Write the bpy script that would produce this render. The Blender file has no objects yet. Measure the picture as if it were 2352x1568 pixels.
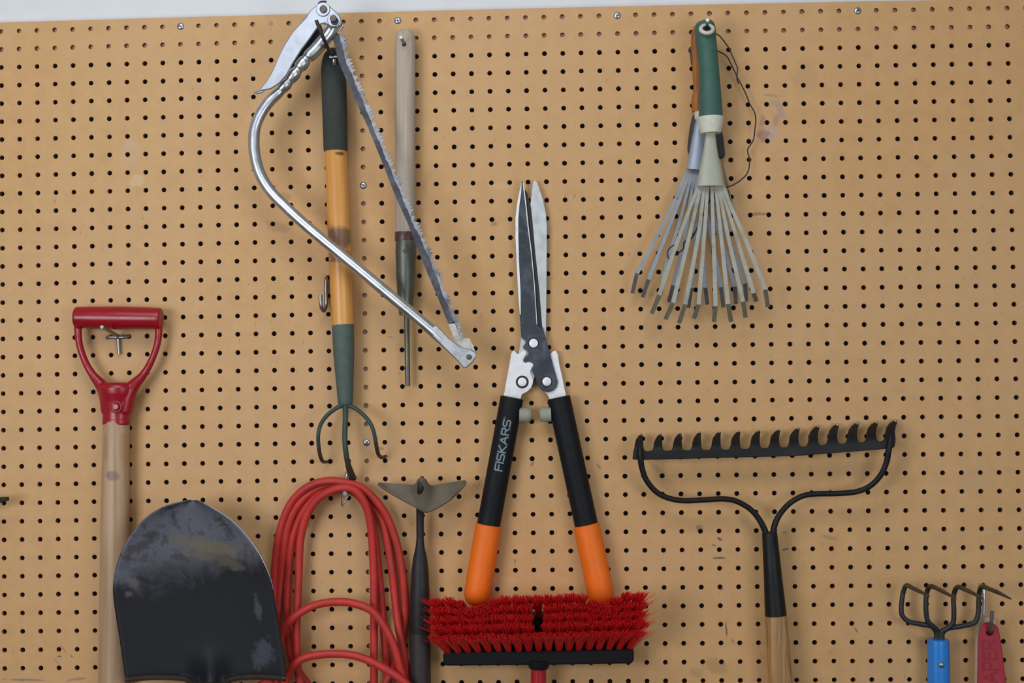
import bpy, bmesh, math, random
import numpy as np
from mathutils import Vector, Matrix

random.seed(7)
scene = bpy.context.scene
COL = scene.collection

# ------------------------------------------------------------------ camera geometry
F_PX = 2352 * 50 / 36
_a = (-0.0260357943, 0.0332282275, -0.0148774473)
_t = np.array((-0.179220402, -14.9207951, 1962.04143))
cx, sx = math.cos(_a[0]), math.sin(_a[0]); cy, sy = math.cos(_a[1]), math.sin(_a[1]); cz, sz = math.cos(_a[2]), math.sin(_a[2])
R3 = np.array([[cz, -sz, 0], [sz, cz, 0], [0, 0, 1]]) @ np.array([[1, 0, 0], [0, cx, -sx], [0, sx, cx]]) @ np.array([[cy, 0, sy], [0, 1, 0], [-sy, 0, cy]])
CAM_W = -R3.T @ _t
Z0 = 1.55          # height of the hole row level with the eye


def world(w):      # board millimetres (right, down, into wall) -> metres
    return Vector((w[0] / 1000, w[2] / 1000, Z0 - w[1] / 1000))


def P(px, py, d=0.0):
    """Point d millimetres in front of the board, measured off the photograph."""
    r = R3.T @ np.array(((px - 1176) / F_PX, (py - 784) / F_PX, 1.0))
    s = (-d - CAM_W[2]) / r[2]
    return world(CAM_W + s * r)


def mm(px, d=0.0):
    return px * (1962 - d) / F_PX / 1000


# ------------------------------------------------------------------ materials
def lin(c):
    return tuple(((v / 255) / 12.92 if v / 255 <= 0.04045 else ((v / 255 + 0.055) / 1.055) ** 2.4) for v in c)


class NT:
    def __init__(self, m):
        m.use_nodes = True
        self.t = m.node_tree
        self.b = self.t.nodes['Principled BSDF']

    def n(self, kind, **kw):
        x = self.t.nodes.new(kind)
        for k, v in kw.items():
            setattr(x, k, v)
        return x

    def l(self, a, b):
        self.t.links.new(a, b)

    def coords(self, scale=(1, 1, 1), rot=(0, 0, 0)):
        tc = self.n('ShaderNodeTexCoord'); mp = self.n('ShaderNodeMapping')
        mp.inputs['Scale'].default_value = scale; mp.inputs['Rotation'].default_value = rot
        self.l(tc.outputs['Object'], mp.inputs['Vector'])
        return mp.outputs['Vector']

    def noise(self, vec, scale, detail=4, rough=0.55, dist=0.0):
        x = self.n('ShaderNodeTexNoise')
        x.inputs['Scale'].default_value = scale; x.inputs['Detail'].default_value = detail
        x.inputs['Roughness'].default_value = rough; x.inputs['Distortion'].default_value = dist
        self.l(vec, x.inputs['Vector'])
        return x.outputs['Fac']

    def ramp(self, fac, stops):
        x = self.n('ShaderNodeValToRGB')
        e = x.color_ramp.elements
        while len(e) < len(stops):
            e.new(0.5)
        for k, (p, c) in enumerate(stops):
            e[k].position = p; e[k].color = (*c, 1) if len(c) == 3 else c
        self.l(fac, x.inputs['Fac'])
        return x.outputs['Color']

    def mix(self, fac, a, b, mode='MIX'):
        x = self.n('ShaderNodeMix', data_type='RGBA', blend_type=mode)
        for s, v in ((x.inputs[0], fac), (x.inputs[6], a), (x.inputs[7], b)):
            if isinstance(v, bpy.types.NodeSocket):
                self.l(v, s)
            elif isinstance(v, (int, float)):
                s.default_value = v
            else:
                s.default_value = (*v, 1)
        return x.outputs[2]

    def math(self, op, a, b=0.0, clamp=False):
        x = self.n('ShaderNodeMath', operation=op, use_clamp=clamp)
        for s, v in ((x.inputs[0], a), (x.inputs[1], b)):
            if isinstance(v, bpy.types.NodeSocket):
                self.l(v, s)
            else:
                s.default_value = v
        return x.outputs[0]

    def bump(self, h, strength, dist=0.001):
        x = self.n('ShaderNodeBump')
        x.inputs['Strength'].default_value = strength; x.inputs['Distance'].default_value = dist
        self.l(h, x.inputs['Height']); self.l(x.outputs['Normal'], self.b.inputs['Normal'])

    def spot(self, centre, rx, rz, ang, noise_vec, soft=0.35, wob=0.5):
        """0..1 mask of a ragged ellipse in the X-Z plane of the object's own space (metres)."""
        tc = self.n('ShaderNodeTexCoord')
        mp = self.n('ShaderNodeMapping', vector_type='TEXTURE')
        mp.inputs['Location'].default_value = centre
        mp.inputs['Rotation'].default_value = (0, ang, 0)
        mp.inputs['Scale'].default_value = (rx, 1e3, rz)
        self.l(tc.outputs['Object'], mp.inputs['Vector'])
        ln = self.n('ShaderNodeVectorMath', operation='LENGTH')
        self.l(mp.outputs['Vector'], ln.inputs[0])
        d = self.math('ADD', ln.outputs['Value'], self.math('MULTIPLY', self.math('SUBTRACT', noise_vec, 0.5), wob * 4))
        mr = self.n('ShaderNodeMapRange', interpolation_type='SMOOTHSTEP')
        mr.inputs['From Min'].default_value = 1 + soft; mr.inputs['From Max'].default_value = 1 - soft
        self.l(d, mr.inputs['Value'])
        return mr.outputs['Result']


def mat(name, col, rough=0.5, metal=0.0, var=0.12, scale=60, stretch=(1, 1, 1), bump=0.0, spec=0.5, dirt=None, dirt_amt=0.5, dirt_scale=25, coat=0.0):
    m = bpy.data.materials.new(name)
    k = NT(m)
    c = lin(col)
    v = k.coords(stretch)
    f = k.noise(v, scale, 5, 0.6)
    out = k.ramp(f, [(0.3, tuple(x * (1 - var) for x in c)), (0.7, tuple(min(1, x * (1 + var)) for x in c))])
    if dirt:
        g = k.noise(k.coords(), dirt_scale, 6, 0.65, 0.4)
        g = k.ramp(g, [(0.5, (0, 0, 0)), (0.68, (dirt_amt,) * 3)])
        out = k.mix(g, out, lin(dirt))
    k.l(out, k.b.inputs['Base Color'])
    rr = k.ramp(k.noise(k.coords(), scale * 0.6, 4), [(0.3, (max(0, rough - 0.06),) * 3), (0.7, (min(1, rough + 0.06),) * 3)])
    k.l(rr, k.b.inputs['Roughness'])
    k.b.inputs['Metallic'].default_value = metal
    k.b.inputs['Specular IOR Level'].default_value = spec
    k.b.inputs['Coat Weight'].default_value = coat
    k.b.inputs['Coat Roughness'].default_value = 0.15
    if bump:
        k.bump(f, bump)
    return m


def wood(name, c1, c2, rough=0.5, grain=14, spots=(), ring=1.0, c3=None):
    m = bpy.data.materials.new(name)
    k = NT(m)
    v = k.coords((1, 1, 0.05))
    f = k.noise(v, 160 * grain / 14, 5, 0.62, 0.8)
    out = k.ramp(f, [(0.34, lin(c2)), (0.62, lin(c1))])
    if c3:
        g = k.noise(k.coords((1, 1, 0.12)), 60, 4, 0.6, 0.6)
        out = k.mix(k.ramp(g, [(0.52, (0, 0, 0)), (0.66, (0.9,) * 3)]), out, lin(c3))
    nz = k.noise(k.coords(), 130, 5, 0.6)
    for (c, rx, rz, ang, colr, amt) in spots:
        s = k.spot(c, rx, rz, ang, nz, 0.25, 0.3)
        out = k.mix(k.math('MULTIPLY', s, amt), out, lin(colr))
    k.l(out, k.b.inputs['Base Color'])
    k.b.inputs['Roughness'].default_value = rough
    k.bump(f, 0.06 * ring)
    return m


# ------------------------------------------------------------------ mesh builder
class MB:
    def __init__(self):
        self.v = []; self.f = []; self.mi = []

    def add(self, vs, fs, mi=0):
        o = len(self.v)
        self.v += [Vector(x) for x in vs]
        self.f += [tuple(i + o for i in q) for q in fs]
        self.mi += [mi] * len(fs)
        return self

    def rings(self, rings, mi=0, cap=True, closed=False):
        n = len(rings[0]); vs = [p for r in rings for p in r]; fs = []
        for a in range(len(rings) - 1 + (1 if closed else 0)):
            b = (a + 1) % len(rings)
            for i in range(n):
                j = (i + 1) % n
                fs.append((a * n + i, a * n + j, b * n + j, b * n + i))
        if cap and not closed:
            fs.append(tuple(range(n - 1, -1, -1)))
            fs.append(tuple(range((len(rings) - 1) * n, len(rings) * n)))
        return self.add(vs, fs, mi)

    def tube(self, pts, radii, seg=14, mi=0, flat=1.0, cap=True):
        """Swept round tube through world points; radii in metres."""
        n = len(pts)
        if not hasattr(radii, '__len__'):
            radii = [radii] * n
        up = None; rings = []
        for i in range(n):
            t = (pts[min(i + 1, n - 1)] - pts[max(i - 1, 0)]).normalized()
            if up is None:
                up = Vector((0, -1, 0))
                if abs(t.dot(up)) > 0.9:
                    up = Vector((0, 0, 1))
            up = (up - t * up.dot(t)).normalized()
            s = t.cross(up)
            rings.append([pts[i] + (s * math.cos(2 * math.pi * k / seg) + up * math.sin(2 * math.pi * k / seg) * flat) * radii[i] for k in range(seg)])
        return self.rings(rings, mi, cap)

    def lathe(self, p0, p1, prof, seg=28, mi=0, flat=1.0):
        """prof: (fraction along the axis, radius m). flat squashes the depth direction."""
        ax = p1 - p0; t = ax.normalized()
        up = Vector((0, -1, 0))
        if abs(t.dot(up)) > 0.9:
            up = Vector((0, 0, 1))
        up = (up - t * up.dot(t)).normalized(); s = t.cross(up)
        rings = [[p0 + ax * a + (s * math.cos(2 * math.pi * k / seg) + up * math.sin(2 * math.pi * k / seg) * flat) * max(r, 1e-5) for k in range(seg)] for a, r in prof]
        return self.rings(rings, mi)

    def prism(self, poly, d0, d1, mi=0, dfun=None):
        """Outline in photograph pixels, slab from d0 (back) to d1 (front) millimetres off the board."""
        dm = (d0 + d1) / 2
        bend = [(dfun(x, y) if dfun else 0.0) for x, y in poly]
        base = [P(x, y, dm + e) for (x, y), e in zip(poly, bend)]
        n = len(poly)
        fr = [Vector((b.x, -(d1 + e) / 1000, b.z)) for b, e in zip(base, bend)]
        bk = [Vector((b.x, -(d0 + e) / 1000, b.z)) for b, e in zip(base, bend)]
        fs = [tuple(range(n)), tuple(range(2 * n - 1, n - 1, -1))]
        fs += [(i, i + n, (i + 1) % n + n, (i + 1) % n) for i in range(n)]
        return self.add(fr + bk, fs, mi)

    def disc(self, px, py, d0, d1, rpx, seg=24, mi=0, dome=0.0):
        c0 = P(px, py, d1); r = mm(rpx, d1); h = (d1 - d0) / 1000
        prof = [(-h, r), (-0.15 * h, r), (0, r * 0.93)]
        if dome:
            prof = [(-h, r), (0, r)] + [(dome / 1000 * math.sin(a * math.pi / 10), r * math.cos(a * math.pi / 10)) for a in range(1, 5)]
        rings = [[c0 + Vector((math.cos(2 * math.pi * k / seg) * q, -y, math.sin(2 * math.pi * k / seg) * q)) for k in range(seg)] for y, q in prof]
        return self.rings(rings, mi)

    def torus(self, c, axis, R, r, seg=28, sec=10, mi=0):
        t = axis.normalized(); a = t.orthogonal().normalized(); b = t.cross(a)
        rings = []
        for i in range(seg):
            th = 2 * math.pi * i / seg; e = a * math.cos(th) + b * math.sin(th)
            rings.append([c + e * (R + r * math.cos(2 * math.pi * k / sec)) + t * r * math.sin(2 * math.pi * k / sec) for k in range(sec)])
        return self.rings(rings, mi, False, True)

    def grid(self, rows, mi=0):
        n = len(rows[0])
        fs = [(a * n + i, a * n + i + 1, (a + 1) * n + i + 1, (a + 1) * n + i) for a in range(len(rows) - 1) for i in range(n - 1)]
        return self.add([p for r in rows for p in r], fs, mi)

    def build(self, name, mats, parent=None, bevel=0.0, smooth=True, angle=38, solidify=0.0, remesh=0.0, subsurf=0, tri=False):
        off = parent_world(parent) if parent else Vector()
        me = bpy.data.meshes.new(name)
        me.from_pydata([tuple(p - off) for p in self.v], [], self.f)
        if not isinstance(mats, (list, tuple)):
            mats = [mats]
        for m in mats:
            me.materials.append(m)
        for p, i in zip(me.polygons, self.mi):
            p.material_index = i
        bm = bmesh.new(); bm.from_mesh(me)
        if tri:
            bmesh.ops.triangulate(bm, faces=[f for f in bm.faces if len(f.verts) > 4])
        bmesh.ops.recalc_face_normals(bm, faces=bm.faces)
        bm.to_mesh(me); bm.free()
        if smooth:
            for p in me.polygons:
                p.use_smooth = True
            if not remesh:
                me.set_sharp_from_angle(angle=math.radians(angle))
        o = bpy.data.objects.new(name, me); COL.objects.link(o)
        if parent:
            o.parent = parent
        if solidify:
            md = o.modifiers.new('thickness', 'SOLIDIFY'); md.thickness = solidify; md.offset = 0
        if remesh:
            md = o.modifiers.new('blend', 'REMESH'); md.mode = 'VOXEL'; md.voxel_size = remesh; md.use_smooth_shade = True
            md = o.modifiers.new('soften', 'SMOOTH'); md.iterations = 14; md.factor = 0.5
        if bevel:
            md = o.modifiers.new('edges', 'BEVEL'); md.width = bevel; md.segments = 2; md.limit_method = 'ANGLE'; md.angle_limit = math.radians(40)
        if subsurf:
            md = o.modifiers.new('smooth', 'SUBSURF'); md.levels = subsurf; md.render_levels = subsurf
        return o


def parent_world(o):
    v = Vector()
    while o:
        v += o.location; o = o.parent
    return v


def thing(name, label, cat, loc, group=None):
    o = bpy.data.objects.new(name, None); COL.objects.link(o)
    o.empty_display_size = 0.02
    o.location = loc; o['label'] = label; o['category'] = cat
    if group:
        o['group'] = group
    return o


def tag(o, label, cat, group=None):
    o['label'] = label; o['category'] = cat
    if group:
        o['group'] = group
    return o


def cat_rom(pts, n=8):
    """Catmull-Rom through tuples of any length."""
    a = [np.array(p, float) for p in pts]
    a = [2 * a[0] - a[1]] + a + [2 * a[-1] - a[-2]]
    out = []
    for i in range(1, len(a) - 2):
        for k in range(n):
            t = k / n
            out.append(0.5 * ((2 * a[i]) + (a[i + 1] - a[i - 1]) * t + (2 * a[i - 1] - 5 * a[i] + 4 * a[i + 1] - a[i + 2]) * t * t + (3 * a[i] - a[i - 1] - 3 * a[i + 1] + a[i + 2]) * t ** 3))
    out.append(a[-2])
    return out


def path(pts, n=8, r=None):
    """pts (px, py, d[, rpx]) -> world points and radii."""
    s = cat_rom(pts, n)
    w = [P(q[0], q[1], q[2]) for q in s]
    if len(s[0]) > 3:
        return w, [mm(max(q[3], 0.2), q[2]) for q in s]
    return w, [mm(r, q[2]) for q in s]


# ------------------------------------------------------------------ palette
M = {}
M['wall'] = mat('painted_wall', (214, 215, 217), 0.7, var=0.02, scale=30)
M['batten'] = wood('batten_wood', (228, 182, 152), (205, 156, 128), 0.8)
M['concrete'] = mat('concrete', (120, 118, 112), 0.85, var=0.15, scale=6)
M['zinc'] = mat('zinc', (190, 196, 204), 0.28, 1.0, 0.1, 300)
M['steel'] = mat('dull_steel', (150, 152, 155), 0.35, 1.0, 0.15, 200)
M['dark_wire'] = mat('dark_wire', (70, 66, 64), 0.45, 0.8, 0.15, 200)
M['red_plastic'] = mat('red_plastic', (150, 10, 28), 0.3, 0, 0.06, 40, spec=0.5)
M['black_plastic'] = mat('black_plastic', (19, 20, 24), 0.6, 0, 0.1, 60, spec=0.22)
M['black_paint'] = mat('black_paint', (13, 13, 15), 0.5, 0, 0.15, 60, spec=0.3, dirt=(44, 42, 40), dirt_amt=0.25)
M['orange_plastic'] = mat('orange_plastic', (240, 112, 16), 0.5, 0, 0.05, 40, spec=0.4, dirt=(190, 96, 40), dirt_amt=0.25, dirt_scale=60)
M['cord_red'] = mat('cord_red', (188, 49, 41), 0.5, 0, 0.12, 40, spec=0.4, dirt=(150, 50, 52), dirt_amt=0.7, dirt_scale=45)
M['foam_green'] = mat('dark_green_foam', (52, 55, 51), 0.85, 0, 0.15, 300, bump=0.2)
M['ferrule_green'] = mat('green_grey_ferrule', (76, 90, 84), 0.7, 0, 0.12, 120)
M['tine_green'] = mat('dark_green_paint', (44, 66, 62), 0.6, 0, 0.2, 60, dirt=(74, 56, 50), dirt_amt=0.7, dirt_scale=18)
M['chrome'] = mat('chromed_steel', (205, 207, 212), 0.34, 1.0, 0.05, 120, dirt=(140, 134, 130), dirt_amt=0.35, dirt_scale=40)
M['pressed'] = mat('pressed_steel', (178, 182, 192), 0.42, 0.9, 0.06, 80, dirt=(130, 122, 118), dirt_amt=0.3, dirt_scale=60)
M['bolt_brown'] = mat('tarnished_bolt', (96, 88, 84), 0.5, 0.8, 0.2, 200)
M['saw_blade'] = mat('worn_saw_steel', (70, 68, 74), 0.45, 0.6, 0.3, 60, dirt=(108, 108, 116), dirt_amt=0.7, dirt_scale=35)
M['saw_teeth'] = mat('bright_saw_teeth', (150, 152, 160), 0.45, 0.6, 0.3, 120, dirt=(74, 72, 80), dirt_amt=0.85, dirt_scale=30)
M['saw_end'] = mat('scoured_saw_end', (196, 192, 186), 0.42, 0.6, 0.2, 120, dirt=(110, 98, 88), dirt_amt=0.7, dirt_scale=60)
M['shear_dark'] = mat('blued_shear_steel', (70, 75, 82), 0.4, 0.7, 0.18, 40, dirt=(120, 124, 134), dirt_amt=0.5, dirt_scale=50)
M['shear_silver'] = mat('ground_steel', (200, 202, 204), 0.42, 0.75, 0.06, 120)
M['arm_silver'] = mat('plated_arm', (236, 234, 236), 0.45, 0.25, 0.05, 120, dirt=(180, 172, 170), dirt_amt=0.35, dirt_scale=50)
M['dark_ring'] = mat('dark_metal_gap_shade', (22, 20, 24), 0.5, 0, 0.1, 50)  # near-black for dark rings and for shade painted into holes and gaps
M['bumper'] = mat('grey_rubber', (146, 148, 132), 0.6, 0, 0.06, 80)
M['letter_grey'] = mat('printed_grey', (120, 134, 142), 0.6, 0, 0.08, 300)
M['old_steel'] = mat('weathered_steel', (98, 100, 92), 0.42, 0.6, 0.2, 60, dirt=(104, 92, 80), dirt_amt=0.6, dirt_scale=50)
M['maroon'] = mat('maroon_tape', (84, 50, 52), 0.4, 0, 0.1, 60)
M['hoe_steel'] = mat('earth_stained_steel', (100, 89, 74), 0.7, 0.15, 0.18, 50, dirt=(80, 74, 62), dirt_amt=0.6, dirt_scale=30)
M['lip_brown'] = mat('browned_steel', (62, 54, 50), 0.5, 0.3, 0.2, 80)
M['hoe_neck'] = mat('blackened_iron', (40, 38, 39), 0.55, 0.3, 0.2, 80)
M['bristle'] = mat('red_bristle', (240, 38, 42), 0.5, 0, 0.15, 400, spec=0.3)
M['broom_red'] = mat('red_lacquer', (168, 22, 36), 0.3, 0, 0.08, 50)
M['grip_green'] = mat('green_grip', (54, 92, 80), 0.62, 0, 0.1, 90, bump=0.1, dirt=(70, 84, 78), dirt_amt=0.4, dirt_scale=40)
M['cream'] = mat('cream_plastic', (206, 202, 186), 0.5, 0, 0.05, 60, dirt=(150, 140, 124), dirt_amt=0.3, dirt_scale=80)
M['tine_cream'] = mat('cream_enamel', (164, 162, 149), 0.45, 0, 0.1, 90, dirt=(120, 118, 100), dirt_amt=0.6, dirt_scale=45)
M['tine_worn'] = mat('earthy_tine_tip', (104, 100, 86), 0.6, 0.2, 0.15, 90)
M['cone_cream'] = mat('cream_socket', (170, 169, 152), 0.42, 0.1, 0.06, 60)
M['cone_blue'] = mat('blue_grey_zinc', (152, 159, 174), 0.42, 0.3, 0.06, 60)
M['tine_blue'] = mat('grey_blue_tine', (148, 154, 164), 0.42, 0.35, 0.1, 90, dirt=(120, 116, 110), dirt_amt=0.5, dirt_scale=45)
M['tine_dark'] = mat('dark_tine_tip', (92, 92, 92), 0.55, 0.3, 0.2, 90)
M['old_orange'] = wood('worn_orange_wood', (176, 104, 36), (116, 76, 44), 0.7, c3=(104, 80, 60))
M['charcoal'] = mat('charcoal_rubber', (58, 58, 62), 0.7, 0, 0.1, 100)
M['twine'] = mat('black_twine', (52, 42, 40), 0.7, 0, 0.2, 200)
M['blue_paint'] = mat('blue_paint', (26, 124, 208), 0.26, 0, 0.05, 40, spec=0.8)
M['tine_black'] = mat('black_enamel', (34, 35, 38), 0.45, 0, 0.15, 60)
M['tine_rust'] = mat('brown_worn_tine', (70, 58, 50), 0.5, 0.3, 0.2, 60)
M['scraper_red'] = mat('faded_red_plastic', (164, 28, 48), 0.5, 0, 0.08, 40)
M['scraper_letter'] = mat('deep_red_letter', (146, 22, 38), 0.5, 0, 0.05, 40)
M['tan_wood'] = wood('pale_tool_wood', (196, 178, 150), (170, 150, 122), 0.6)

# ------------------------------------------------------------------ setting: wall, battens, floor
GAP0, GAP1 = 6.5, 26.0


def box(name, x0, x1, y0, y1, z0, z1, m, parent=None, bevel=0.0):
    b = MB()
    vs = [(x, y, z) for x in (x0, x1) for y in (y0, y1) for z in (z0, z1)]
    b.add(vs, [(0, 1, 3, 2), (4, 6, 7, 5), (0, 4, 5, 1), (2, 3, 7, 6), (0, 2, 6, 4), (1, 5, 7, 3)])
    return b.build(name, m, parent, smooth=False, bevel=bevel)


for o in (box('wall_back', -4, 4, GAP1 / 1000, 0.16, 0, 3.0, M['wall']),
          box('floor', -4, 4, -5, 0.16, -0.1, 0, M['concrete'])):
    o['kind'] = 'structure'

# ------------------------------------------------------------------ pegboard
I0, I1, J0, J1 = -6, 62, 0, 47
PITCH = 25.4


def bow(x, y):
    u = (x - (-0.5 * PITCH)) / (27.5 * PITCH)
    j = y / PITCH + 17
    return max(-3.0, (2.5 - 1.3 * j / 35) * (1 - u * u) - 0.35)


def board_pt(x, y, dep):
    return world((x, y - bow(x, y), dep))


def hole_xy(i, j):
    return (i - 28) * PITCH, (j - 17) * PITCH


SCREWS = []
for (px, py) in ((413, 60), (914, 47), (1422, 32), (1971, 22), (834, 425), (840, 1017)):
    SCREWS.append(min(((i, j) for i in range(0, 57) for j in range(0, 37)),
                      key=lambda q: (board_pt(*hole_xy(*q), 0) - P(px, py, 0)).length))

b = MB()
SEG = 20
HR = 3.3
verts = []; faces = []
ang = [2 * math.pi * k / SEG + math.pi / 4 for k in range(SEG)]
sq = []
for a in ang:
    c, s = math.cos(a), math.sin(a); q = max(abs(c), abs(s)); sq.append((c / q * PITCH / 2, s / q * PITCH / 2))
for j in range(J0, J1):
    for i in range(I0, I1):
        hx, hy = hole_xy(i, j)
        jr = HR * random.uniform(0.97, 1.03)
        jx, jy = random.uniform(-.12, .12), random.uniform(-.12, .12)
        o = len(verts)
        for k in range(SEG):
            verts.append(board_pt(hx + sq[k][0], hy + sq[k][1], 0))
        for rr, dep in ((jr + 0.2, 0), (jr, 0.25), (jr, GAP0)):
            for k in range(SEG):
                verts.append(board_pt(hx + jx + math.cos(ang[k]) * rr, hy + jy + math.sin(ang[k]) * rr, dep))
        for k in range(SEG):
            verts.append(board_pt(hx + sq[k][0], hy + sq[k][1], GAP0))
        for ring in range(4):
            for k in range(SEG):
                n = (k + 1) % SEG
                faces.append((o + ring * SEG + k, o + ring * SEG + n, o + (ring + 1) * SEG + n, o + (ring + 1) * SEG + k))
# outer rim of the board
xl, yt = hole_xy(I0, J0); xr, yb = hole_xy(I1 - 1, J1 - 1)
xl -= PITCH / 2; yt -= PITCH / 2; xr += PITCH / 2; yb += PITCH / 2
N = I1 - I0
for k in range(N * 2):
    xa, xb = xl + (xr - xl) * k / (N * 2), xl + (xr - xl) * (k + 1) / (N * 2)
    o = len(verts)
    verts += [board_pt(xa, yt, 0), board_pt(xb, yt, 0), board_pt(xb, yt, GAP0), board_pt(xa, yt, GAP0)]
    faces.append((o, o + 1, o + 2, o + 3))
for xe in (xl, xr):
    o = len(verts)
    verts += [board_pt(xe, yt, 0), board_pt(xe, yb, 0), board_pt(xe, yb, GAP0), board_pt(xe, yt, GAP0)]
    faces.append((o, o + 1, o + 2, o + 3))
me = bpy.data.meshes.new('pegboard')
board_org = board_pt(0, yb, 0)
me.from_pydata([tuple(v - board_org) for v in verts], [], faces)

# board material: tan hardboard with fibres, scuffs and stains where the photograph has them
m = bpy.data.materials.new('tan_hardboard'); k = NT(m)
v = k.coords()
fine = k.noise(v, 900, 3, 0.7)
mid = k.noise(v, 45, 5, 0.6, 0.3)
big = k.noise(v, 3.2, 4, 0.55, 0.4)
c0 = k.ramp(mid, [(0.3, lin((196, 150, 98))), (0.7, lin((208, 162, 110)))])
c0 = k.mix(k.ramp(big, [(0.35, (0, 0, 0)), (0.65, (0.5,) * 3)]), c0, lin((204, 163, 118)))
c0 = k.mix(k.ramp(fine, [(0.35, (0.10,) * 3), (0.65, (0, 0, 0))]), c0, lin((140, 96, 60)))
# short dark fibres pressed in the board
fb = k.noise(k.coords((1, 1, 0.35), (0, 0.6, 0)), 260, 2, 0.5, 1.5)
c0 = k.mix(k.ramp(fb, [(0.70, (0, 0, 0)), (0.76, (0.45,) * 3)]), c0, lin((120, 74, 44)))
nz = k.noise(v, 120, 6, 0.65)
PALE, MAUVE, DARK, TANB = (184, 156, 146), (164, 122, 104), (84, 72, 66), (150, 108, 72)
stains = [
    # paint smear beside the hand rakes
    (1784, 238, 14, 7, 0.2, (174, 144, 132), 0.75), (1793, 256, 8, 18, -0.35, (174, 142, 130), 0.75), (1782, 275, 7, 16, 0.25, (170, 134, 118), 0.7),
    (1772, 302, 16, 13, 0.3, PALE, 0.75), (1756, 312, 16, 14, 0.3, MAUVE, 0.85), (1752, 276, 6, 13, 0.2, MAUVE, 0.6), (1772, 316, 8, 8, 0, PALE, 0.8),
    (1772, 219, 18, 2.5, 0.1, (160, 128, 116), 0.7),
    # rubs and smudges
    (1745, 491, 22, 4, 0, (140, 92, 62), 0.65), (640, 520, 26, 12, 0.4, (170, 124, 92), 0.5), (655, 450, 14, 8, 0.5, (150, 104, 72), 0.35),
    (315, 415, 18, 14, 0, (206, 176, 136), 0.7), (300, 345, 22, 30, 0, (196, 168, 140), 0.4),
    (1653, 1238, 6, 3, 0.6, DARK, 0.8), (1640, 1252, 5, 2, 0.4, DARK, 0.7), (1652, 1281, 13, 2.5, 0, DARK, 0.75), (1655, 1350, 6, 5, 0.3, DARK, 0.5),
    (1606, 1212, 8, 6, 0, DARK, 0.45), (1804, 1261, 9, 3, -0.2, DARK, 0.7), (1802, 1223, 4, 2, 0, DARK, 0.6),
    (1668, 1444, 1.6, 20, -0.08, (96, 66, 66), 0.85), (1683, 1471, 1.5, 5, -0.5, DARK, 0.8), (1375, 1070, 7, 3, 0.9, DARK, 0.5),
    (1222, 1065, 3, 6, 0.5, (120, 80, 60), 0.6), (1645, 1530, 26, 16, 0.3, (150, 114, 84), 0.4), (1600, 1545, 18, 10, 0.3, (150, 110, 84), 0.35),
    (60, 1561, 45, 2.5, 0.03, (120, 112, 100), 0.7), (180, 1559, 22, 3, -0.1, (120, 112, 102), 0.6), (137, 1507, 5, 2, 0, DARK, 0.7), (164, 1506, 4, 1.6, 0.9, DARK, 0.7),
    (147, 1492, 1.5, 12, -0.7, (140, 98, 64), 0.6), (130, 1520, 1.5, 10, -0.7, (140, 98, 64), 0.5),
    (1905, 1234, 16, 5, 0.2, (140, 118, 84), 0.4), (1508, 1075, 18, 6, 0.6, (150, 120, 96), 0.4), (1966, 1446, 1.6, 7, -0.5, (96, 72, 66), 0.7),
    (1134, 515, 7, 5, 0, (150, 116, 84), 0.6), (1500, 750, 26, 30, 0.2, (180, 138, 98), 0.5), (875, 1030, 8, 4, 0, (120, 84, 66), 0.5),
    (2120, 470, 24, 40, 0.3, (196, 156, 112), 0.4), (1850, 175, 30, 30, 0.4, (180, 140, 100), 0.35), (1310, 990, 30, 40, 0.1, (188, 152, 112), 0.4),
    (898, 774, 6, 1.2, 0.15, (110, 76, 64), 0.6), (760, 870, 12, 3, 0, (190, 150, 118), 0.5), (620, 1185, 10, 6, 0, (180, 140, 110), 0.4),
    (2245, 1100, 40, 30, 0, (186, 150, 110), 0.35), (1150, 428, 20, 8, 0, (206, 176, 144), 0.4), (870, 850, 3, 1.2, 0.3, DARK, 0.4),
]
for (px, py, rx, ry, a_, colr, amt) in stains:
    s = k.spot(P(px, py, 0) - board_org, mm(rx), mm(ry), a_, nz, 0.3, 0.55)
    c0 = k.mix(k.math('MULTIPLY', s, amt), c0, lin(colr))
# raw fibre inside the holes and along the cut edge (anything behind the face)
tc = k.n('ShaderNodeTexCoord'); sep = k.n('ShaderNodeSeparateXYZ'); k.l(tc.outputs['Object'], sep.inputs[0])
c0 = k.mix(k.math('GREATER_THAN', sep.outputs['Y'], 0.0003), c0, lin((126, 84, 56)))
k.l(c0, k.b.inputs['Base Color'])
k.b.inputs['Roughness'].default_value = 0.5
k.b.inputs['Specular IOR Level'].default_value = 0.3
k.bump(mid, 0.05)
me.materials.append(m)
board = bpy.data.objects.new('pegboard', me); COL.objects.link(board)
board.location = board_org
tag(board, 'tan hardboard pegboard full of round holes covering the white wall', 'pegboard')

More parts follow.
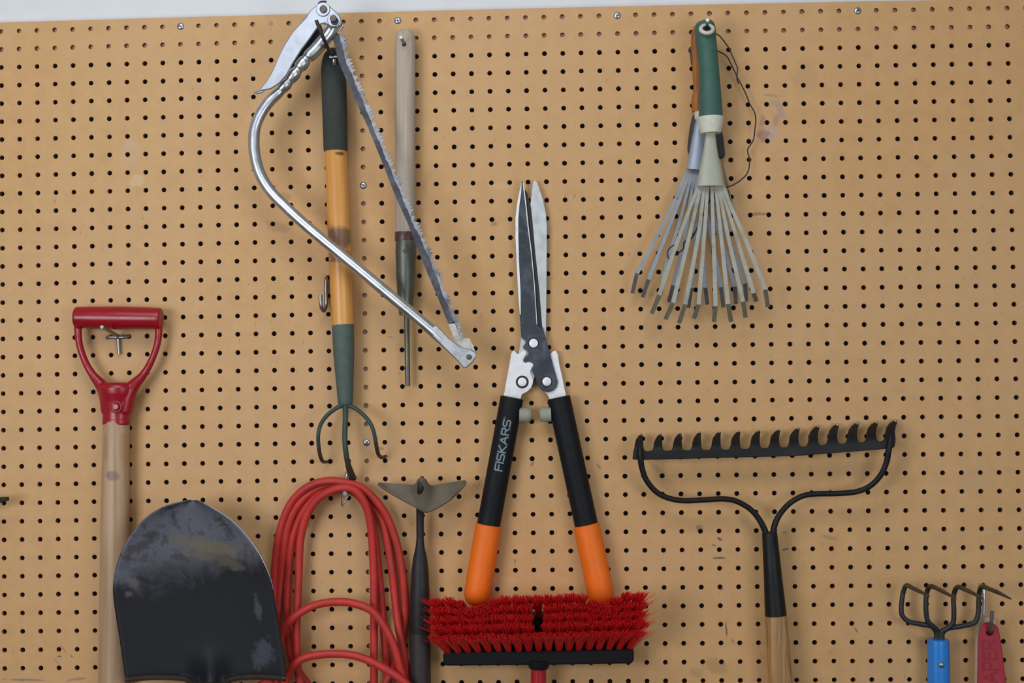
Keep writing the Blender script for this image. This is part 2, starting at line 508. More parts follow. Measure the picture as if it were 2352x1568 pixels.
for (i, j) in SCREWS:
    x, y = hole_xy(i, j); c = board_pt(x, y, 0)
    sb = MB(); r = 0.0049
    n = 24
    rings = [[c + Vector((math.cos(2 * math.pi * q / n) * rr, dy, math.sin(2 * math.pi * q / n) * rr)) for q in range(n)]
             for dy, rr in ((0.004, 0.002), (0.0002, r * 0.96), (-0.0006, r), (-0.0016, r * 0.82), (-0.0021, r * 0.45))]
    sb.rings(rings)
    so = sb.build('screw', M['zinc'], board)
    cb = MB(); th = random.uniform(0.2, 1.2)
    for q in (0, math.pi / 2):
        e = Vector((math.cos(th + q), 0, math.sin(th + q))); f = Vector((-e.z, 0, e.x)); ctr = c + Vector((0, -0.00185, 0))
        w, l = 0.0005, 0.0026
        vs = [ctr + e * l * s1 + f * w * s2 + Vector((0, dy, 0)) for dy in (0.001, -0.0004) for s1, s2 in ((-1, -1), (1, -1), (1, 1), (-1, 1))]
        cb.add(vs, [(0, 1, 2, 3), (7, 6, 5, 4), (0, 4, 5, 1), (1, 5, 6, 2), (2, 6, 7, 3), (3, 7, 4, 0)])
    cb.build('cross_slot', M['dark_wire'], so, smooth=False)

# plugged hole in the top row
x, y = hole_xy(15, 0)
pb = MB(); pc = board_pt(x, y, 0)
pb.rings([[pc + Vector((math.cos(2 * math.pi * q / 20) * rr, dy, math.sin(2 * math.pi * q / 20) * rr)) for q in range(20)] for dy, rr in ((0.004, 0.0035), (0.0004, 0.0035), (0.0002, 0.003))])
pb.build('hole_plug', mat('grey_filler', (168, 146, 122), 0.8), board)

t1 = box('trim_1', xl / 1000, xr / 1000, (GAP0 + 0.1) / 1000, (GAP1 - 0.2) / 1000, Z0 + 0.4050, Z0 + 0.4425, M['batten'])
xs = hole_xy(20, 0)[0] / 1000
t2 = box('trim_2', xs - 0.018, xs + 0.018, (GAP0 + 0.1) / 1000, (GAP1 - 0.2) / 1000, Z0 - yb / 1000, Z0 + 0.4045, M['batten'])
for o in (t1, t2):
    o['kind'] = 'structure'


def simple(name, label, cat, pts, r, m, group=None, seg=12, n=8):
    w, rr = path(pts, n, r)
    mb = MB(); mb.tube(w, rr, seg)
    return mb


HOOKS = 'steel hooks and pegs plugged into the pegboard'


def hook(label, runs, m, extra=None):
    """runs: list of (points, radius px)."""
    mb = MB()
    for pts, r in runs:
        w, rr = path(pts, 8, r)
        mb.tube(w, rr, 12)
    if extra:
        extra(mb)
    o = mb.build('peg_hook', m)
    tag(o, label, 'hook', HOOKS)
    return o


# ------------------------------------------------------------------ long tool with red D grip
t = thing('spade_handle', 'wooden tool shaft topped by a glossy red D-shaped grip', 'garden tool', P(262, 1690, 22))
g = MB(); D = 26
c0_, c1_ = P(172.5, 728.5, D), P(371, 731, D)
g.lathe(c0_, c1_, [(0, mm(22)), (0.006, mm(23.6)), (0.03, mm(24.4)), (0.15, mm(25.2)), (0.5, mm(26.5)), (0.85, mm(25.2)), (0.97, mm(24.4)), (0.994, mm(23.6)), (1, mm(22))], 32)
for pts in (((179.5, 735, D, 10), (179.5, 765, D, 8.8), (183.5, 795, D, 8.2), (196.5, 832, D, 8.4), (214, 862, D, 10), (234, 886, D, 15), (248, 912, D, 20), (254, 945, D, 22)),
            ((364, 737, D, 10), (364.5, 765, D, 8.8), (360, 795, D, 8.2), (346, 832, D, 8.4), (328, 862, D, 10), (306, 886, D, 15), (291, 912, D, 20), (282, 945, D, 22))):
    w, rr = path(pts, 8); g.tube(w, rr, 16)
g.lathe(P(267.5, 878, D), P(267, 975.5, D), [(0, mm(27)), (0.04, mm(36)), (0.12, mm(41)), (0.25, mm(39.5)), (0.45, mm(34)), (0.7, mm(31)), (0.87, mm(31)), (0.88, mm(32)), (1, mm(31.5))], 32, flat=0.8)
grip = g.build('d_grip', M['red_plastic'], t, remesh=0.0009)
bb = MB(); cpt = P(265, 934, D + 17.0)
bb.torus(cpt + Vector((0, 0.0012, 0)), Vector((0, 1, 0)), mm(12.5), mm(2.2))
bb.lathe(cpt + Vector((0, 0.004, 0)), cpt + Vector((0, 0.0005, 0)), [(0, mm(7)), (0.8, mm(7)), (1, mm(5.5))], 20)
bb.build('moulded_boss', M['red_plastic'], grip)
sh = MB()
sh.lathe(P(267.5, 968, 23.5), P(258, 1690, 24), [(0, mm(30)), (0.3, mm(32)), (0.6, mm(33)), (1, mm(33)), (2.0, mm(33)), (2.02, mm(24))], 32)
sp = [(P(258, 1093, 40) - t.location, mm(15), mm(12), 0.3, (128, 100, 96), 0.75), (P(282, 1030, 40) - t.location, mm(10), mm(40), 0.0, (168, 128, 84), 0.5), (P(243, 1025, 40) - t.location, mm(6), mm(30), 0.0, (160, 112, 84), 0.5)]
sh.build('shaft', wood('aged_ash', (184, 152, 120), (164, 128, 94), 0.5, 8, sp, 0.4), t)

hook('bent steel hook inside the red D grip', [
    (((297, 772, -6), (294, 772, 3), (285, 774, 7), (262, 774, 7), (249, 774, 6), (246, 776, 3)), 4.2),
    (((271, 776, 5), (272, 795, 5), (273.5, 813, 5)), 4.0),
    (((274, 773, 5), (264, 767.5, 20), (250, 760, 48), (234, 750.5, 78)), 4.2)], M['steel'])

# ------------------------------------------------------------------ round-point shovel
t = thing('shovel', 'round-point shovel hung blade up with dark worn steel blade', 'shovel', P(470, 1700, 55))
Lx = [(1150, 427, 456), (1152.5, 417, 462), (1157, 397, 472), (1166, 371, 488), (1178.6, 348.6, 509), (1194, 328.6, 531), (1217, 308.6, 555), (1240, 291.5, 574), (1263, 280, 590), (1286, 271, 603), (1317, 263, 617), (1346, 259.5, 626), (1377, 261, 631), (1420, 267, 638), (1470, 275, 646), (1520, 282, 653), (1552, 287, 657)]
rows = []
s = cat_rom(Lx, 4); s[0][1:] = (428, 455)
NU = 40
for q in s:
    yy, xa, xb = q
    v_ = (yy - 1149) / (1562 - 1149)
    row = []
    for c in range(NU + 1):
        u = -1 + 2 * c / NU
        x = (xa + xb) / 2 + u * (xb - xa) / 2
        dish = 20 * (abs(u) ** 2.0) * (0.35 + 0.65 * v_)          # side walls curl towards the viewer
        tip = 26 * (1 - v_) ** 2.2
        frog = 7 * math.exp(-((x - 484) / 13) ** 2) * max(0, (v_ - 0.80) / 0.2) ** 1.5 - 9 * (math.exp(-((x - 456) / 18) ** 2) + math.exp(-((x - 510) / 16) ** 2)) * max(0, (v_ - 0.86) / 0.14) ** 1.5
        row.append(P(x, yy - 1.5 * (1 - u * u) * max(0, 1 - (yy - 1150) / 8), 58 + dish + tip + frog))
    rows.append(row)
# turned tread along the shoulder
def lip_y(x):
    if x < 452:
        return 1560 - 6 * math.sin((x - 287) / 165 * math.pi) + max(0, (x - 425)) * 0.42
    if x > 510:
        return 1560 - 7 * math.sin((x - 510) / 147 * math.pi * 0.9) + max(0, 540 - x) * 0.30
    return 1572
for (dy, dd) in ((0, 2), (2, 7), (6, 9), (10, 5), (11, 0)):
    row = []
    for c in range(NU + 1):
        u = -1 + 2 * c / NU
        x = 472 + u * 185
        dish = 20 * u * u
        frog = 7 * math.exp(-((x - 484) / 13) ** 2) - 9 * (math.exp(-((x - 456) / 18) ** 2) + math.exp(-((x - 510) / 16) ** 2))
        row.append(P(x, lip_y(x) - 5 + dy, 58 + dish + frog + dd))
    rows.append(row)
sb = MB(); sb.grid(rows)
m = bpy.data.materials.new('worn_shovel_steel'); k = NT(m)
v = k.coords()
n1 = k.noise(v, 22, 7, 0.66, 0.6); n2 = k.noise(v, 55, 6, 0.7, 0.4)
tc = k.n('ShaderNodeTexCoord'); sep = k.n('ShaderNodeSeparateXYZ'); k.l(tc.outputs['Object'], sep.inputs[0])
# tip brightness: light on the curled tip painted above a wavy line
zt = P(470, 1285, 60).z - t.location.z
edge = k.math('ADD', k.math('SUBTRACT', sep.outputs['Z'], zt), k.math('MULTIPLY', k.math('SUBTRACT', n1, 0.5), 0.12))
edge = k.math('ADD', edge, k.math('MULTIPLY', sep.outputs['X'], -0.18))
mr = k.n('ShaderNodeMapRange', interpolation_type='SMOOTHSTEP'); mr.inputs['From Min'].default_value = -0.035; mr.inputs['From Max'].default_value = 0.03
k.l(edge, mr.inputs['Value'])
c_ = k.mix(mr.outputs['Result'], lin((33, 33, 37)), lin((100, 100, 110)))
c_ = k.mix(k.math('MULTIPLY', k.ramp(n2, [(0.52, (0, 0, 0)), (0.62, (0.75,) * 3)]), mr.outputs['Result']), c_, lin((56, 53, 52)))
nzs = k.noise(v, 90, 6, 0.7)
off = t.location
for (px, py, rx, ry, a_, colr, amt) in ((480, 1252, 75, 16, 0.25, (118, 106, 84), 0.7), (520, 1290, 50, 10, 0.3, (96, 86, 70), 0.7), (455, 1275, 30, 9, 0.2, (110, 98, 78), 0.6), (310, 1337, 14, 12, 0.8, (112, 104, 92), 0.6), (296, 1362, 9, 7, 0, (112, 104, 92), 0.5), (330, 1250, 40, 9, -0.5, (70, 64, 62), 0.7), (355, 1225, 16, 10, 0, (66, 62, 60), 0.7),
                                        (592, 1395, 7, 26, -0.1, (84, 84, 90), 0.6), (605, 1500, 22, 30, 0.5, (86, 88, 100), 0.5)):
    s_ = k.spot(P(px, py, 70) - off, mm(rx), mm(ry), a_, nzs, 0.4, 0.8)
    c_ = k.mix(k.math('MULTIPLY', s_, amt), c_, lin(colr))
k.l(c_, k.b.inputs['Base Color'])
k.b.inputs['Metallic'].default_value = 0.4
k.b.inputs['Specular IOR Level'].default_value = 0.35
k.l(k.ramp(n2, [(0.3, (0.45,) * 3), (0.7, (0.62,) * 3)]), k.b.inputs['Roughness'])
k.bump(n2, 0.08)
bl = sb.build('blade', [m, M['lip_brown']], t, solidify=0.0018, angle=60)
for pl_ in list(bl.data.polygons)[-4 * NU:]:
    pl_.material_index = 1
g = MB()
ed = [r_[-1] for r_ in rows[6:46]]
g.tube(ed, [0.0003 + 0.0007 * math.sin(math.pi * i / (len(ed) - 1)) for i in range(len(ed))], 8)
g.build('worn_edge_glint', M['pressed'], bl)  # bright tube along the worn right edge, added as its highlight
sk = MB(); sk.lathe(P(482, 1548, 44), P(474, 1640, 46), [(0, mm(8)), (0.1, mm(15)), (0.4, mm(21)), (1, mm(25))], 24)
sk.build('socket', M['hoe_neck'], t)
sk = MB(); sk.lathe(P(474, 1638, 46), P(468, 1760, 46), [(0, mm(24)), (1, mm(26)), (6, mm(26)), (6.1, mm(18))], 24)
sk.build('shaft', wood('shovel_wood', (170, 140, 104), (140, 108, 76)), t)

# ------------------------------------------------------------------ coiled cord
strands = [
    ((600, 1760, 12), (618, 1600, 12), (632, 1440, 12), (629, 1345, 12), (637, 1250, 14), (652, 1190, 16), (672, 1150, 18), (705, 1119, 22), (745, 1105, 26), (790, 1107, 28), (835, 1123, 26), (872, 1160, 22), (895, 1200, 18), (912, 1250, 16), (922, 1300, 14), (929, 1360, 13), (930, 1420, 13), (921, 1478, 14), (904, 1535, 16), (884, 1572, 18), (850, 1640, 20), (840, 1760, 20)),
    ((640, 1760, 10), (636, 1560, 10), (638, 1420, 10), (645, 1326, 10), (655, 1240, 12), (668, 1190, 14), (692, 1150, 16), (725, 1124, 16), (762, 1113, 16), (802, 1117, 16), (832, 1134, 14), (860, 1165, 12), (880, 1200, 11), (891, 1250, 10), (900, 1310, 10), (907, 1370, 11), (914, 1430, 26), (925, 1490, 27), (933, 1545, 20), (936, 1600, 14), (930, 1760, 12)),
    ((760, 1760, 12), (735, 1620, 14), (706, 1570, 18), (688, 1545, 21), (672, 1517, 22), (662, 1455, 18), (659, 1390, 14), (662, 1326, 12), (668, 1262, 12), (681, 1210, 14), (702, 1168, 17), (732, 1138, 20), (768, 1124, 24), (802, 1124, 24), (830, 1145, 20), (850, 1185, 15), (862, 1240, 12), (868, 1300, 10), (875, 1370, 9), (882, 1450, 9), (888, 1520, 9), (891, 1600, 9), (890, 1760, 9)),
    ((720, 1760, 30), (700, 1620, 30), (686, 1550, 32), (682, 1510, 33), (681, 1450, 31), (683, 1390, 27), (686, 1326, 24), (690, 1240, 24), (705, 1182, 27), (730, 1146, 32), (765, 1125, 38), (795, 1120, 40), (820, 1130, 38), (840, 1160, 33), (852, 1210, 28), (857, 1280, 25), (859, 1350, 24), (859, 1450, 24), (859, 1560, 24), (856, 1760, 24)),
    ((655, 1760, 25), (640, 1600, 28), (637, 1510, 32), (648, 1455, 38), (663, 1430, 42), (692, 1405, 46), (725, 1389, 46), (768, 1382, 44), (810, 1385, 44), (852, 1401, 46), (881, 1436, 46), (904, 1480, 46), (918, 1530, 45), (927, 1575, 42), (930, 1760, 36)),
    ((610, 1760, 30), (630, 1640, 34), (652, 1572, 40), (664, 1545, 44), (685, 1518, 50), (714, 1506, 52), (766, 1501, 50), (813, 1505, 50), (855, 1520, 52), (898, 1544, 54), (935, 1572, 54), (990, 1640, 48), (1000, 1760, 40)),
    ((560, 1760, 24), (575, 1640, 24), (592, 1588, 24), (606, 1568, 24), (619, 1566, 24), (640, 1590, 24), (655, 1700, 24), (610, 1820, 24), (560, 1760, 24)),
]
cb = MB()
for st in strands:
    w, rr = path(st, 8, 9.3)
    cb.tube(w, rr, 14)
for q, (xa, xb, da, db) in enumerate(((600, 840, 12, 20), (640, 930, 10, 12), (760, 890, 12, 9), (720, 856, 30, 24), (655, 930, 25, 36), (610, 1000, 30, 40))):
    w, rr = path(((xa, 1752, da), (xa + 6, 1790, da), (xa * 0.8 + xb * 0.2, 1835 + 8 * q, da), ((xa + xb) / 2, 1852 + 9 * q, (da + db) / 2), (xa * 0.2 + xb * 0.8, 1835 + 8 * q, db), (xb - 6, 1790, db), (xb, 1752, db)), 8, 9.3)
    cb.tube(w, rr, 14)
cb = cb.build('extension_cord', M['cord_red'])
tag(cb, 'coiled red-orange cord hanging in long loops right of the shovel blade', 'cord')
hook('bright hook tip under the top of the coiled red cord', [
    (((799, 1082, -6), (797, 1088, 4), (796, 1100, 7), (795, 1124, 10), (794, 1132, 18), (793, 1133.5, 32), (792, 1133, 50)), 5.0),
    (((787, 1138, 40), (785, 1150, 30), (786, 1162, 24), (792, 1152, 24), (800, 1138, 24)), 1.6)], M['zinc'])

# ------------------------------------------------------------------ three-tine cultivator
t = thing('garden_cultivator', 'three-tine cultivator with long yellow wooden handle and dark green grip', 'cultivator', P(793, 1100, 25))
g = MB()
g.lathe(P(765, 110, 26), P(771, 347, 26), [(0, mm(5)), (0.02, mm(14)), (0.06, mm(21)), (0.12, mm(26)), (0.2, mm(28.5)), (0.5, mm(28.5)), (0.98, mm(27.5)), (1, mm(26.5))], 32)
gr = g.build('hand_grip', M['foam_green'], t)
hh = MB(); hh.disc(767, 141, 40, 43.2, 7.0, 20); hh.build('hanging_hole', M['dark_ring'], gr)
g = MB(); g.lathe(P(771, 345, 26), P(787.5, 748, 26), [(0, mm(24.5)), (0.4, mm(26)), (1, mm(25))], 32)
sp = [(P(779, 545, 40) - t.location, mm(34), mm(24), 0.0, (128, 92, 70), 0.95), (P(775, 583, 40) - t.location, mm(34), mm(16), 0.3, (132, 92, 66), 0.8), (P(771, 598, 40) - t.location, mm(20), mm(4), 0.0, (120, 86, 62), 0.8), (P(780, 352, 40) - t.location, mm(10), mm(4), 0, (40, 34, 30), 0.8)]
g.build('shaft', wood('yellow_varnished_wood', (222, 160, 84), (204, 136, 62), 0.32, 5, sp, 0.3), t)
g = MB(); g.lathe(P(787.5, 744, 26), P(793.5, 930, 26), [(0, mm(24.5)), (0.01, mm(25.2)), (0.35, mm(24)), (0.8, mm(19)), (0.93, mm(17.5)), (0.98, mm(16.5)), (1, mm(14))], 28)
g.build('ferrule', M['ferrule_green'], t)
for pts in (((794, 931, 28, 5), (776, 935, 30, 5), (752, 953, 36, 4.8), (736.5, 975, 42, 4.7), (731, 1000, 44, 4.6), (732.5, 1030, 38, 4.6), (737, 1051, 28, 4.6), (743, 1060, 16, 4.2), (753, 1060, 2, 3.4)),
            ((793, 925, 28, 6.5), (793.5, 960, 36, 6.3), (792, 1000, 46, 6.2), (793.5, 1030, 48, 6.2), (798, 1060, 42, 6.4), (805, 1084, 30, 8), (811, 1098, 18, 8.5)),
            ((793, 931, 28, 5), (809, 934, 30, 5), (830, 948, 36, 4.8), (848, 968, 42, 4.7), (858, 990, 44, 4.6), (863, 1015, 40, 4.6), (868, 1040, 30, 4.6), (876, 1050, 16, 4.2), (886, 1047, 3, 3.4))):
    g = MB(); w, rr = path(pts, 8); g.tube(w, rr, 14); o = g.build('tine', [M['tine_green'], M['tine_rust']], t)
    for pl_ in list(o.data.polygons)[len(g.f) * 6 // 10:]:
        pl_.material_index = 1
hook('long dark peg through the cultivator grip carrying the bow saw', [
    (((776, 142, -6), (768, 131, 25), (758, 118, 65), (751, 106, 92), (744, 90, 102), (735, 68, 108), (726, 46, 112)), 4.3)], M['dark_wire'])
hook('small bright steel hook in the top hole of the cultivator grip', [
    (((757, 131, 46.2), (765, 131, 46.5), (774, 131, 46.2)), 3.4),
    (((768, 148, 43.5), (767.5, 142, 45.5), (767, 136, 46.2)), 3.6)], M['zinc'])
hook('empty J-shaped steel hook left of the yellow cultivator handle', [
    (((749.5, 637, -6), (749.5, 640, 3), (749, 650, 6), (749, 675, 7), (749, 697, 10), (747, 709, 15), (743, 713.5, 22), (738.5, 706, 28), (736.5, 692, 30), (736, 677, 30)), 4.6)], M['steel'])

# ------------------------------------------------------------------ weeder with grey wooden handle
t = thing('garden_weeder', 'slim weeding tool with weathered grey wooden handle and steel rod', 'weeder', P(936, 887, 18))
g = MB()
g.lathe(P(930.5, 68, 19), P(931, 536, 19), [(0, mm(6)), (0.003, mm(11)), (0.01, mm(16)), (0.02, mm(19.3)), (0.033, mm(21.6)), (0.048, mm(22.9)), (0.065, mm(23.3)), (0.5, mm(23)), (1, mm(22.5))], 30)
hd = g.build('handle', wood('weathered_grey_wood', (186, 172, 156), (166, 148, 128), 0.75, 9), t)
hh = MB(); hh.disc(928, 101, 30, 33.4, 5.5, 18); hh.build('hanging_hole', M['dark_ring'], hd)
g = MB(); g.lathe(P(931, 533, 19), P(931, 554, 19), [(0, mm(23.4)), (0.1, mm(24)), (0.9, mm(24)), (1, mm(23.4))], 30); g.build('tape_band', M['maroon'], t)
g = MB(); g.lathe(P(932.5, 553, 19), P(931, 724, 19), [(0, mm(23.6)), (0.15, mm(24)), (0.5, mm(21.5)), (0.85, mm(17)), (1, mm(14))], 30)
fr = g.build('ferrule', M['old_steel'], t)
rb = MB(); rb.disc(930, 576, 31, 33.6, 5, 16, dome=0.8); rb.build('rivet', M['hoe_steel'], fr)
g = MB(); g.lathe(P(934, 716, 18), P(936.5, 887, 18), [(0, mm(6.2)), (0.96, mm(6)), (1, mm(5.6))], 18); g.build('rod', M['old_steel'], t)
hook('short peg through the top of the weathered grey handle', [(((931, 107, 8), (928, 100, 32), (921, 86, 52)), 4.0)], M['steel'])

# ------------------------------------------------------------------ bow saw
DS = 72
t = thing('bow_saw', 'chrome tubular bow saw with long toothed blade and squeeze lever', 'saw', P(1077, 820, DS))
g = MB()
tp = [(768, 52, DS, 15), (757, 76, DS, 15.5), (739, 98, DS, 15.5), (722, 117, DS, 15.2), (709, 129, DS, 14.8), (704, 134, DS, 12), (699, 140, DS, 14.3), (694, 147, DS, 15.3), (688, 154, DS, 14.3), (684, 159.5, DS, 11.5), (679, 166, DS, 13.8), (674, 172.5, DS, 14.6), (667.5, 181, DS, 13.4), (663.5, 186, DS, 11.3), (659, 191, DS, 13.2), (654, 197, DS, 13.9), (648, 204, DS, 12.6), (644.5, 208, DS, 11.5), (637, 215, DS, 13), (617, 235, DS, 13.2), (598, 263, DS, 13.3), (586, 293, DS, 13.4), (583, 328, DS, 13.5), (587, 365, DS, 13.5), (599, 403, DS, 13.4), (622, 440, DS, 13.2), (655, 474, DS, 13), (704, 519, DS, 13), (769, 573, DS, 13), (831, 624, DS, 13), (884, 668, DS, 13), (930, 706, DS, 13), (972, 741, DS, 13), (1000, 765, DS, 13.5), (1030, 793, DS, 12.5), (1055, 819, DS, 10.5), (1071, 838, DS, 8)]
w, rr = path(tp, 6); g.tube(w, rr, 22)
g.build('tube_frame', M['chrome'], t)
g = MB()
cheek = [(990, 752), (1002, 747), (1010, 754), (1031, 776), (1056, 797), (1080, 803), (1092, 808), (1095.5, 818), (1086, 832), (1073, 843.5), (1066, 846), (1050, 828), (1020, 798), (994, 772)]
g.prism(cheek, DS + 4, DS + 7.5)
g.prism(cheek, DS - 7.5, DS - 4)
ck = g.build('end_channel', M['chrome'], t, bevel=0.0012)
g = MB(); g.disc(1077, 819.5, DS - 9, DS + 8.6, 6.2, 20, dome=0.6); g.build('end_rivet', M['bolt_brown'], ck)
# blade
def lerp(a, b, f): return (a[0] + (b[0] - a[0]) * f, a[1] + (b[1] - a[1]) * f)
back = [(757, 60), (779, 145), (798, 189), (815.5, 229.5), (846, 294), (877, 371), (907, 447.5), (938, 516), (957, 566), (980, 623.5), (1003, 677), (1034, 754), (1046, 784), (1064, 826)]
front = [(786, 76), (800, 134), (822, 188), (846, 245), (861, 285), (878, 326), (907, 396), (931, 453), (950, 500), (976, 554), (1000, 611), (1023, 672), (1053, 744), (1068, 782)]
fs = cat_rom(front, 40)
L = [0.0]
for a_, b_ in zip(fs, fs[1:]):
    L.append(L[-1] + float(np.linalg.norm(b_ - a_)))
def at_len(s):
    i = max(0, min(len(L) - 2, next((q for q in range(len(L) - 1) if L[q + 1] >= s), len(L) - 2)))
    f = (s - L[i]) / max(1e-6, L[i + 1] - L[i]); p = fs[i] + (fs[i + 1] - fs[i]) * f; d_ = (fs[i + 1] - fs[i]); d_ /= np.linalg.norm(d_)
    return p, d_, np.array((d_[1], -d_[0]))
teeth = []
s_ = 2.0
pat = [(8.5, 7.5, 0.55), (8.5, 7.5, 0.55), (8.5, 7.5, 0.55), (8.5, 7.5, 0.55)]
while s_ < L[-1] - 52:
    for (wd, ht, sk_) in pat:
        for o_, h_ in ((0, -0.8), (wd * sk_, ht), (wd * 0.99, -0.8)):
            p, d_, nn = at_len(s_ + o_); teeth.append(p + nn * h_)
        s_ += wd
    for (o_, h_) in ((2, -2.6), (5, -3.6), (8, -2.6), (9.5, 1), (10.5, 5.5), (12.5, 1.5), (14.5, 5.5), (16, 0), (18, -2.6), (20.5, -3.4), (22.5, -1.8)):
        p, d_, nn = at_len(s_ + o_); teeth.append(p + nn * h_)
    s_ += 24
inner = []
for q in np.linspace(2, s_, 130):
    p, d_, nn = at_len(q); inner.append(tuple(p - nn * (6.4 + 1.0 * math.sin(q * 0.11) + 0.8 * math.sin(q * 0.37 + 1))))
teeth = [tuple(q) for q in teeth]
split = next(i for i, q in enumerate(back) if q[1] > 750)
g = MB()
g.prism(inner[:-1] + [(1047, 738), (1030, 744)] + back[:split][::-1], DS - 0.7, DS + 0.7, 0)
g.prism(teeth + inner[::-1], DS - 0.85, DS + 0.85, 1)
g.prism([(1030, 744), (1047, 738), inner[-1], teeth[-1], (1071, 777), (1078, 776), (1086, 792), (1094, 812), (1090, 826), (1076, 834)] + back[split:][::-1], DS - 0.7, DS + 0.7, 2)
g.build('saw_blade', [M['saw_blade'], M['saw_teeth'], M['saw_end']], t, smooth=False)
# lever
lever = [(731, 10), (741, 6.5), (750, 8), (757, 14), (766, 22.5), (779, 34), (785.5, 46), (784, 57), (776, 63.5), (763, 64), (755, 59), (747, 54), (737, 56), (729, 65), (712, 89), (693, 114), (674, 144), (659, 172), (643, 191.5), (622, 205), (604, 208), (586, 212), (598, 205), (613, 186), (626, 163), (640, 130), (655, 101), (674, 72), (703, 41), (713, 24)]
g = MB(); g.prism([(728, 66), (737, 57), (742, 70), (722, 108), (700, 136), (676, 170), (655, 194), (646, 190), (659, 170), (674, 143), (693, 113), (712, 88)], DS - 2, DS + 1); g.build('lever_gap_shade', M['dark_ring'], t)  # black strip painting the shade between lever and tube
g = MB(); g.prism(lever, DS + 13, DS + 17)
lv = g.build('lever', M['pressed'], t, bevel=0.0016, tri=False)
g = MB()
w, rr = path(((606, 207, DS + 12, 4), (597, 211, DS + 11, 4.5), (586, 212, DS + 9, 3), (583, 211, DS + 9, 1.5)), 6); g.tube(w, rr, 12, flat=0.6)
w, rr = path(((713, 26, DS + 11, 6), (674, 74, DS + 11, 6), (655, 103, DS + 11, 6), (640, 132, DS + 11, 6), (626, 165, DS + 11, 5), (613, 187, DS + 11, 4), (600, 205, DS + 10, 3)), 6); g.tube([p + Vector((mm(5), 0, -mm(2))) for p in w], rr, 12)
g.build('lever_lip', M['pressed'], lv)
g = MB(); g.disc(741.5, 21, DS + 14, DS + 19, 16.5, 28); g.disc(766.5, 46, DS + 14, DS + 18.2, 15.5, 28)
g.build('pivot_boss', M['pressed'], lv)
for (x, y, r) in ((742.5, 20.5, 8.6), (765.5, 42, 8.0)):
    g = MB(); g.disc(x, y, DS - 12, DS + 21, r, 24, dome=0.8); g.build('pivot_bolt', M['bolt_brown'], t)
g = MB(); g.disc(769, 49, DS + 16, DS + 18.5, 9.5, 22); g.build('bolt_slot', M['dark_ring'], lv)
g = MB(); w, rr = path(((779, 70, DS - 4, 4), (787, 58, DS - 4, 4.5)), 4); g.tube(w, rr, 12); g.build('lock_nut', M['zinc'], t)
g = MB(); w, rr = path(((731, 10, DS, 2.5), (738, 4.5, DS, 3), (750, 3.5, DS, 2)), 5); g.tube(w, rr, 10); g.build('spring_end', M['dark_ring'], t)

# ------------------------------------------------------------------ hoe
t = thing('pointed_hoe', 'hoe with brown arrow-shaped blade hung head up beside the red cord', 'hoe', P(966, 1700, 24))
top = [(868, 1110), (875, 1108.5), (890, 1109), (920, 1111), (950, 1113.5), (957, 1109), (960, 1100), (968.5, 1095), (977.5, 1099), (981, 1107), (986, 1114), (997, 1114.6), (1028, 1108.5), (1054, 1104), (1066, 1102.5), (1070.5, 1106)]
bot = [(868, 1112), (882, 1122), (901, 1135), (926, 1149.5), (956, 1166.5), (972, 1176), (981, 1178.5), (1003, 1168.5), (1018, 1159), (1035, 1148), (1054, 1128), (1066, 1115), (1070.5, 1108)]
xsn = np.linspace(868.2, 1070.3, 60)
ty = np.interp(xsn, [q[0] for q in top], [q[1] for q in top]); by = np.interp(xsn, [q[0] for q in bot], [q[1] for q in bot])
rows = []
for r_ in range(13):
    f = r_ / 12
    rows.append([P(x, ya + (yb_ - ya) * f, 36 + 16 * math.exp(-((x - 970) / 18) ** 2) * (1 - f) ** 1 + 8 * f ** 1.5 + 5 * (1 - abs(x - 970) / 105)) for x, ya, yb_ in zip(xsn, ty, by)])
g = MB(); g.grid(rows); g.build('blade', M['hoe_steel'], t, solidify=0.0028, angle=60)
g = MB()
w, rr = path(((968, 1102, 52, 7), (967, 1125, 50, 9), (965.5, 1150, 36, 9.5), (965, 1175, 26, 9), (965, 1240, 24, 8.6)), 8); g.tube(w, rr, 20)
g.lathe(P(965, 1236, 24), P(964.5, 1452, 24), [(0, mm(8.6)), (0.08, mm(10)), (0.15, mm(13)), (0.22, mm(16.5)), (0.35, mm(19.5)), (0.6, mm(22)), (0.99, mm(24.8)), (1, mm(24.3))], 28)
g.build('socket', M['hoe_neck'], t)
g = MB(); g.lathe(P(964.5, 1448, 24), P(966, 1700, 24), [(0, mm(24)), (1, mm(24.5)), (3.4, mm(24.5)), (3.45, mm(17))], 28)
g.build('shaft', wood('dark_oiled_wood', (52, 41, 40), (38, 31, 31), 0.55), t)

# ------------------------------------------------------------------ hedge shears
t = thing('hedge_shears', 'hedge shears hung blades up with black tube arms and orange grips', 'shears', P(1240, 1390, 20))
bback = [(1229, 413.5), (1233, 418), (1238, 428.5), (1247, 457), (1254, 489), (1256.5, 518), (1256, 614), (1255, 721), (1254, 775), (1246, 800), (1232, 850), (1224, 880), (1212, 893), (1197, 897), (1184, 888), (1180, 872), (1186, 840), (1191, 812), (1197, 775), (1212, 756), (1246, 755), (1236, 668), (1227, 586), (1220, 507), (1218, 471), (1221, 440), (1224, 420)]
g = MB(); g.prism(bback, 8, 11.2); bb_ = g.build('rear_blade', M['shear_silver'], t, bevel=0.0005); bb_['label'] = 'bright ground steel blade'
g = MB(); g.prism([(1203, 432), (1209, 470), (1214, 520), (1221, 575), (1228, 650), (1233, 750), (1245.5, 754), (1244, 735), (1239, 668), (1230, 586), (1223, 507), (1220, 478), (1212, 445)], 6.5, 11.5); g.build('bevel_gap_shade', M['dark_ring'], bb_)  # dark strip: rear blade bevel plus painted shadow in the blade gap
